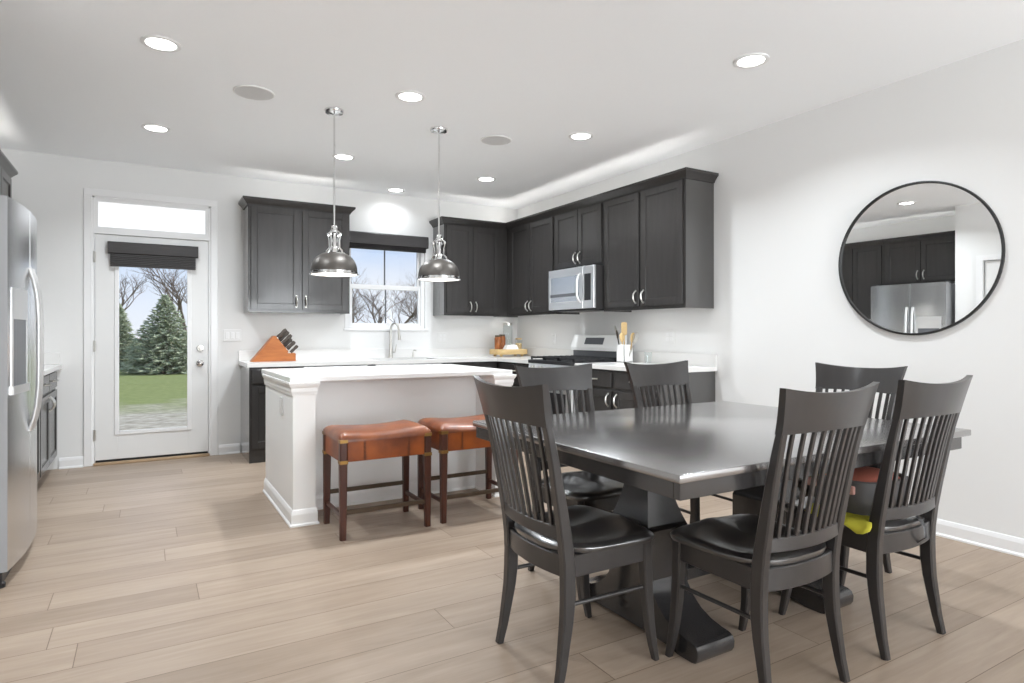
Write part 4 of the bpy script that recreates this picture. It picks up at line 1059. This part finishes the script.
# corner tray and jars
tx, ty = 3.71, 6.41
t = thing('wooden_tray', 'pale wooden serving tray in the corner of the worktop', 'tray', (tx, ty, .9155), -.0)
b = MB(); b.box((-.20, -.11, .022), (.20, .11, .085), .012, 3); b.build('tray_body', 'bamboo', t)
for sx in (-1, 1):
    for sy in (-1, 1): MB().lathe([(0, 0), (.014, 0), (.019, .012), (.016, .024)], 14, (sx*.14, sy*.075, 0)).build('foot', 'bamboo', t)
TZ2 = .914+.085
def jar(x, y, lb, cat, nm, r, h, m, lid, grp=None):
    t = thing(nm, lb, cat, (x, y, TZ2), 0, grp)
    MB().lathe([(0, 0), (r*.92, 0), (r, .006), (r, h*.78), (r*.9, h*.84), (r*.82, h*.86), (r*.82, h*.9)], 22, cap1=True).build('jar_body', m, t)
    MB().lathe([(r*.86, h*.88), (r*.86, h), (0, h)], 22).build('lid', lid, t)
    return t
jar(tx-.155, ty-.02, 'brown jar at the left end of the wooden tray', 'jar', 'spice_jar', .040, .165, 'amber', 'bronze_bar')
jar(tx-.07, ty+.03, 'brown jar beside the white butter dish on the tray', 'jar', 'spice_jar', .040, .175, 'amber', 'bronze_bar')
t = thing('butter_dish', 'white ceramic butter dish on the wooden tray', 'butter dish', (tx, ty-.055, TZ2))
b = MB(); vs_ = [(-.085, -.045, 0), (.085, -.045, 0), (.085, .045, 0), (-.085, .045, 0), (-.062, -.032, .052), (.062, -.032, .052), (.062, .032, .052), (-.062, .032, .052)]
MB().add(vs_, [(3, 2, 1, 0), (4, 5, 6, 7), (0, 1, 5, 4), (1, 2, 6, 5), (2, 3, 7, 6), (3, 0, 4, 7)]).build('cover', 'ceramic', t, smooth=0)
MB().lathe([(0, 0), (.010, .002), (.013, .010), (0, .018)], 14, (0, 0, .052)).build('knob', 'ceramic', t)
t = thing('glass_bottle', 'tall clear glass canister with metal lid on the tray', 'canister', (tx+.02, ty+.05, TZ2))
MB().lathe([(0, 0), (.052, 0), (.055, .006), (.055, .27), (.050, .285), (.048, .285), (.052, .27), (.052, .01), (0, .008)], 28).build('glass_body', 'clear_glass', t)
MB().lathe([(0, .285), (.055, .285), (.055, .315), (.05, .318), (0, .318)], 28).build('lid', 'nickel', t)
t = jar(tx+.14, ty, 'small glass jar at the right end of the wooden tray', 'jar', 'glass_jar', .045, .13, 'clear_glass', 'bamboo')
MB().lathe([(0, .004), (.038, .004), (.038, .07), (0, .072)], 18).build('jar_contents', 'bamboo', t)
# utensil crock
cx, cy = 3.86, 4.50
t = thing('utensil_crock', 'white square utensil crock beside the range', 'crock', (cx, cy, .9155))
b = MB(); h = .165; r = .055
b.box((-r, -r, 0), (r, r, .012), .003); 
for lo, hi in (((-r, -r, 0), (-r+.008, r, h)), ((r-.008, -r, 0), (r, r, h)), ((-r, -r, 0), (r, -r+.008, h)), ((-r, r-.008, 0), (r, r, h))): b.box(lo, hi, .002, 1)
b.build('crock_body', 'ceramic', t, smooth=0)
def utensil(nm, lb, off, lean, L, m, kind):
    t = thing(nm, lb, 'utensil', (cx+off[0], cy+off[1], .928), 0, 'utensils in the crock')
    d = Vector((lean[0], lean[1], 1)).normalized(); P = lambda s_: d*s_
    side = Vector((.76, -.65, 0)); side = (side - d*side.dot(d)).normalized(); nrm = d.cross(side)
    MB().tube([P(0), P(L*.5), P(L-.05)], [.006, .006, .0055], 8).build('handle', m, t)
    if kind == 'spoon':
        MB().tube([P(L-.055), P(L-.045), P(L-.02), P(L+.01), P(L+.03), P(L+.038)], [.006, .014, .025, .027, .018, .004], 12, flat=(.35, 1)).build('spoon_bowl', m, t)
    elif kind == 'spatula':
        b = MB(); pts = [(-.018, -.06), (.018, -.06), (.026, -.04), (.028, .05), (.02, .062), (-.02, .062), (-.028, .05), (-.026, -.04)]
        vs_ = [P(L)+side*a+d*c_+nrm*o for o in (-.003, .003) for a, c_ in pts]; k = len(pts)
        b.add(vs_, [tuple(range(k)), tuple(range(k, 2*k))]+[(i, (i+1) % k, k+(i+1) % k, k+i) for i in range(k)]); b.build('spatula_blade', m, t)
    elif kind == 'whisk':
        b = MB()
        for q in range(6):
            a = q*PI/6; w_ = side*math.cos(a)+nrm*math.sin(a)
            b.tube([P(L-.05)+w_*.004*0, P(L-.02)+w_*.018, P(L+.03)+w_*.026, P(L+.06)+w_*.016, P(L+.07), P(L+.06)-w_*.016, P(L+.03)-w_*.026, P(L-.02)-w_*.018, P(L-.05)], .0014, 5)
        b.build('whisk_wires', 'nickel', t)
    else:
        b = MB(); b.tube([P(L-.06), P(L-.03), P(L), P(L+.03)], [.006, .012, .013, .006], 10, flat=(.4, 1)); b.build('tip', m, t)
utensil('wooden_spatula', 'wide wooden spatula standing tallest in the crock', (.0, .0), (.0, .03), .30, 'spoon_wood', 'spatula')
utensil('wooden_spoon', 'wooden spoon leaning right in the crock', (.028, -.028), (-.02, -.24), .235, 'spoon_wood', 'spoon')
utensil('wooden_spoon', 'shorter wooden spoon in the middle of the crock', (-.025, -.015), (-.16, -.06), .23, 'spoon_wood', 'spoon')
utensil('serving_utensil', 'dark-handled utensil in the crock', (-.02, .02), (-.1, .14), .26, 'knife_handle', 'tip')
utensil('steel_tongs', 'steel utensil leaning left out of the crock', (.0, .03), (.0, .34), .32, 'nickel', 'tip')
utensil('whisk', 'wire whisk leaning far right in the crock', (.0, -.036), (.16, -.36), .22, 'nickel', 'whisk')
t = thing('glass_tumbler', 'small clear glass tumbler on the worktop beyond the crock', 'glass', (3.90, 4.23, .9155))
MB().lathe([(0, 0), (.03, 0), (.036, .10), (.033, .10), (.028, .008), (0, .008)], 24).build('tumbler_body', 'clear_glass', t)

# ------------------------------------------------------------------ outside
GZ = -.30
struct(MB().box((-60, YB+T+.02, GZ-.2), (90, 120, GZ)).build('lawn', 'lawn', smooth=0), 'green lawn with pale dry ground behind the house', 'lawn')
def spruce(x, y, h, rad, lb, seed):
    rnd = random.Random(seed)
    t = thing('spruce_tree', lb, 'tree', (x, y, GZ), 0, 'spruce trees on the lawn')
    MB().cyl((0, 0, 0), (0, 0, h*.96), h*.022, .004, 8).build('trunk', 'bark', t)
    b = MB()
    levels = 34
    for i in range(levels):
        u = i/(levels-1); z = h*(.05+.93*u); R = rad*(1-u)**.78+.03
        nb = max(5, int(20*(1-u)+6))
        for k in range(nb):
            a = 2*PI*(k+rnd.random()*.8)/nb; Lb = R*(.72+.4*rnd.random()); 
            ca, sa = math.cos(a), math.sin(a)
            m_ = max(3, int(Lb/.16))
            for q in range(m_):
                s_ = (q+.6)/m_; rr = Lb*s_; zz_ = z - .22*Lb*s_ + .16*Lb*s_*s_ + rnd.uniform(-.03, .03)
                c = Vector((ca*rr, sa*rr, zz_))
                for e in range(4):
                    da = a + rnd.uniform(-1.1, 1.1); ln = (.14+.12*rnd.random())*(.6+.5*(1-u)); 
                    tip = c + Vector((math.cos(da)*ln, math.sin(da)*ln, rnd.uniform(-.03, .09)))
                    w_ = .030+.02*rnd.random(); px = Vector((-math.sin(da), math.cos(da), 0))*w_
                    b.add([c-px+Vector((0, 0, .0)), c+px, c+Vector((0, 0, w_*1.3)), tip], [(0, 1, 3), (1, 2, 3), (2, 0, 3)])
    for e in range(14):
        a = rnd.random()*6.28; b.add([Vector((0, 0, h*.93))+Vector((.02*math.cos(a+j*2.1), .02*math.sin(a+j*2.1), 0)) for j in range(3)]+[Vector((.12*math.cos(a), .12*math.sin(a), h*(.95+.07*rnd.random())))], [(0, 1, 3), (1, 2, 3), (2, 0, 3)])
    b.build('foliage', 'spruce_green', t, smooth=0)
spruce(.62, 27.2, 2.95, 1.42, 'tall spruce tree standing right in the door glass', 3)
spruce(-.98, 30.5, 2.7, .9, 'smaller spruce tree at the left of the door glass', 5)
def bare(x, y, h, lb, seed, spread=.55, name='bare_tree', grp='bare trees beyond the lawn', r0=.13, maxd=6, m='twig'):
    rnd = random.Random(seed); b = MB()
    def grow(p, d, L, r, depth):
        n = 3; pts = [p]; q = p.copy(); dd = d.copy()
        for k in range(n):
            dd = (dd + Vector((rnd.uniform(-.16, .16), rnd.uniform(-.16, .16), rnd.uniform(-.02, .12)))).normalized(); q = q + dd*L/n; pts.append(q.copy())
        b.tube(pts, [r, r*.9, r*.8, r*.68], 5 if depth < 2 else 3)
        if depth >= maxd: return
        for k in range(3 if depth < 4 else 2):
            ax = Vector((rnd.uniform(-1, 1), rnd.uniform(-1, 1), rnd.uniform(-.3, .5))).normalized()
            nd = (dd + ax*spread*(.7+.7*rnd.random())).normalized(); nd.z = abs(nd.z)*.8+.08
            st_ = pts[1+rnd.randrange(n)] if depth else pts[-1 if k else -2]
            grow(st_, nd.normalized(), L*(.66+.16*rnd.random()), r*.58, depth+1)
    grow(Vector((x, y, GZ-.05)), Vector((0, 0, 1)), h*.26, r0, 0)
    return tag(b.build(name, m, smooth=0), lb, 'tree', grp)
bare(1.7, 34, 7.4, 'bare branching tree behind the tall spruce', 11, .7, maxd=7)
bare(-1.2, 44, 8.5, 'bare tree behind the small spruce', 12, .65)
bl = ['bare tree at the left of the sink window', 'bare tree left of the window bar beyond the lawn', 'bare tree right of the window bar beyond the lawn', 'bare tree toward the right side of the sink window', 'tall bare tree at the right edge of the sink window', 'far bare tree low at the left of the sink window', 'far bare tree low behind the window bar', 'far bare tree low at the right of the sink window']
for k, (x, y, h) in enumerate(((10.2, 36, 7.2), (12.4, 37, 6.6), (14.6, 36, 7.0), (16.6, 37, 7.4), (18.3, 36, 9.5), (13.6, 47, 8.5), (17.4, 48, 8.5), (21.2, 47.5, 9.0))):
    bare(x, y, h, bl[k], 20+k, .68, maxd=7, r0=.11)
def shrub(x, y, h, r, lb, m, seed):
    rnd = random.Random(seed); b = MB()
    for k in range(900):
        a = rnd.random()*6.28; u = rnd.random()**.6; ph = rnd.random()
        c = Vector((x+math.cos(a)*r*u*math.sqrt(1-ph*ph*.9), y+math.sin(a)*r*u, GZ+h*ph*.95))
        d = Vector((math.cos(a), math.sin(a), rnd.uniform(.2, 1.4))).normalized()*h*.16; px = Vector((-math.sin(a), math.cos(a), 0))*h*.025
        b.add([c-px, c+px, c+Vector((0, 0, h*.03)), c+d], [(0, 1, 3), (1, 2, 3), (2, 0, 3)])
    return tag(b.build('shrub', m, smooth=0), lb, 'shrub')
shrub(11.2, 30.0, 1.75, .8, 'small evergreen shrub low in the left of the sink window', 'shrub_green', 1)
shrub(14.3, 33.6, 2.1, 1.2, 'brown brush behind the window bar', 'brush_brown', 2)
for k, (x, y, w_) in enumerate(((9.5, 53, 1.9), (14.5, 54, 2.2), (20, 54, 2.3), (26, 54, 2.4))):
    shrub(x, y, 2.3, w_, ['low brown brush far left in the sink window', 'low brown brush far behind the middle trees', 'low brown brush far behind the right trees', 'low brown brush at the far right edge'][k], 'brush_brown', 30+k)
for k, (x, y, w_) in enumerate(((-3.6, 52, 1.8), (.7, 53, 1.9), (5.2, 52, 1.9))):
    shrub(x, y, 1.5, w_, ['low brown brush left behind the small spruce', 'low brown brush between the spruces', 'low brown brush right behind the tall spruce'][k], 'brush_brown', 40+k)
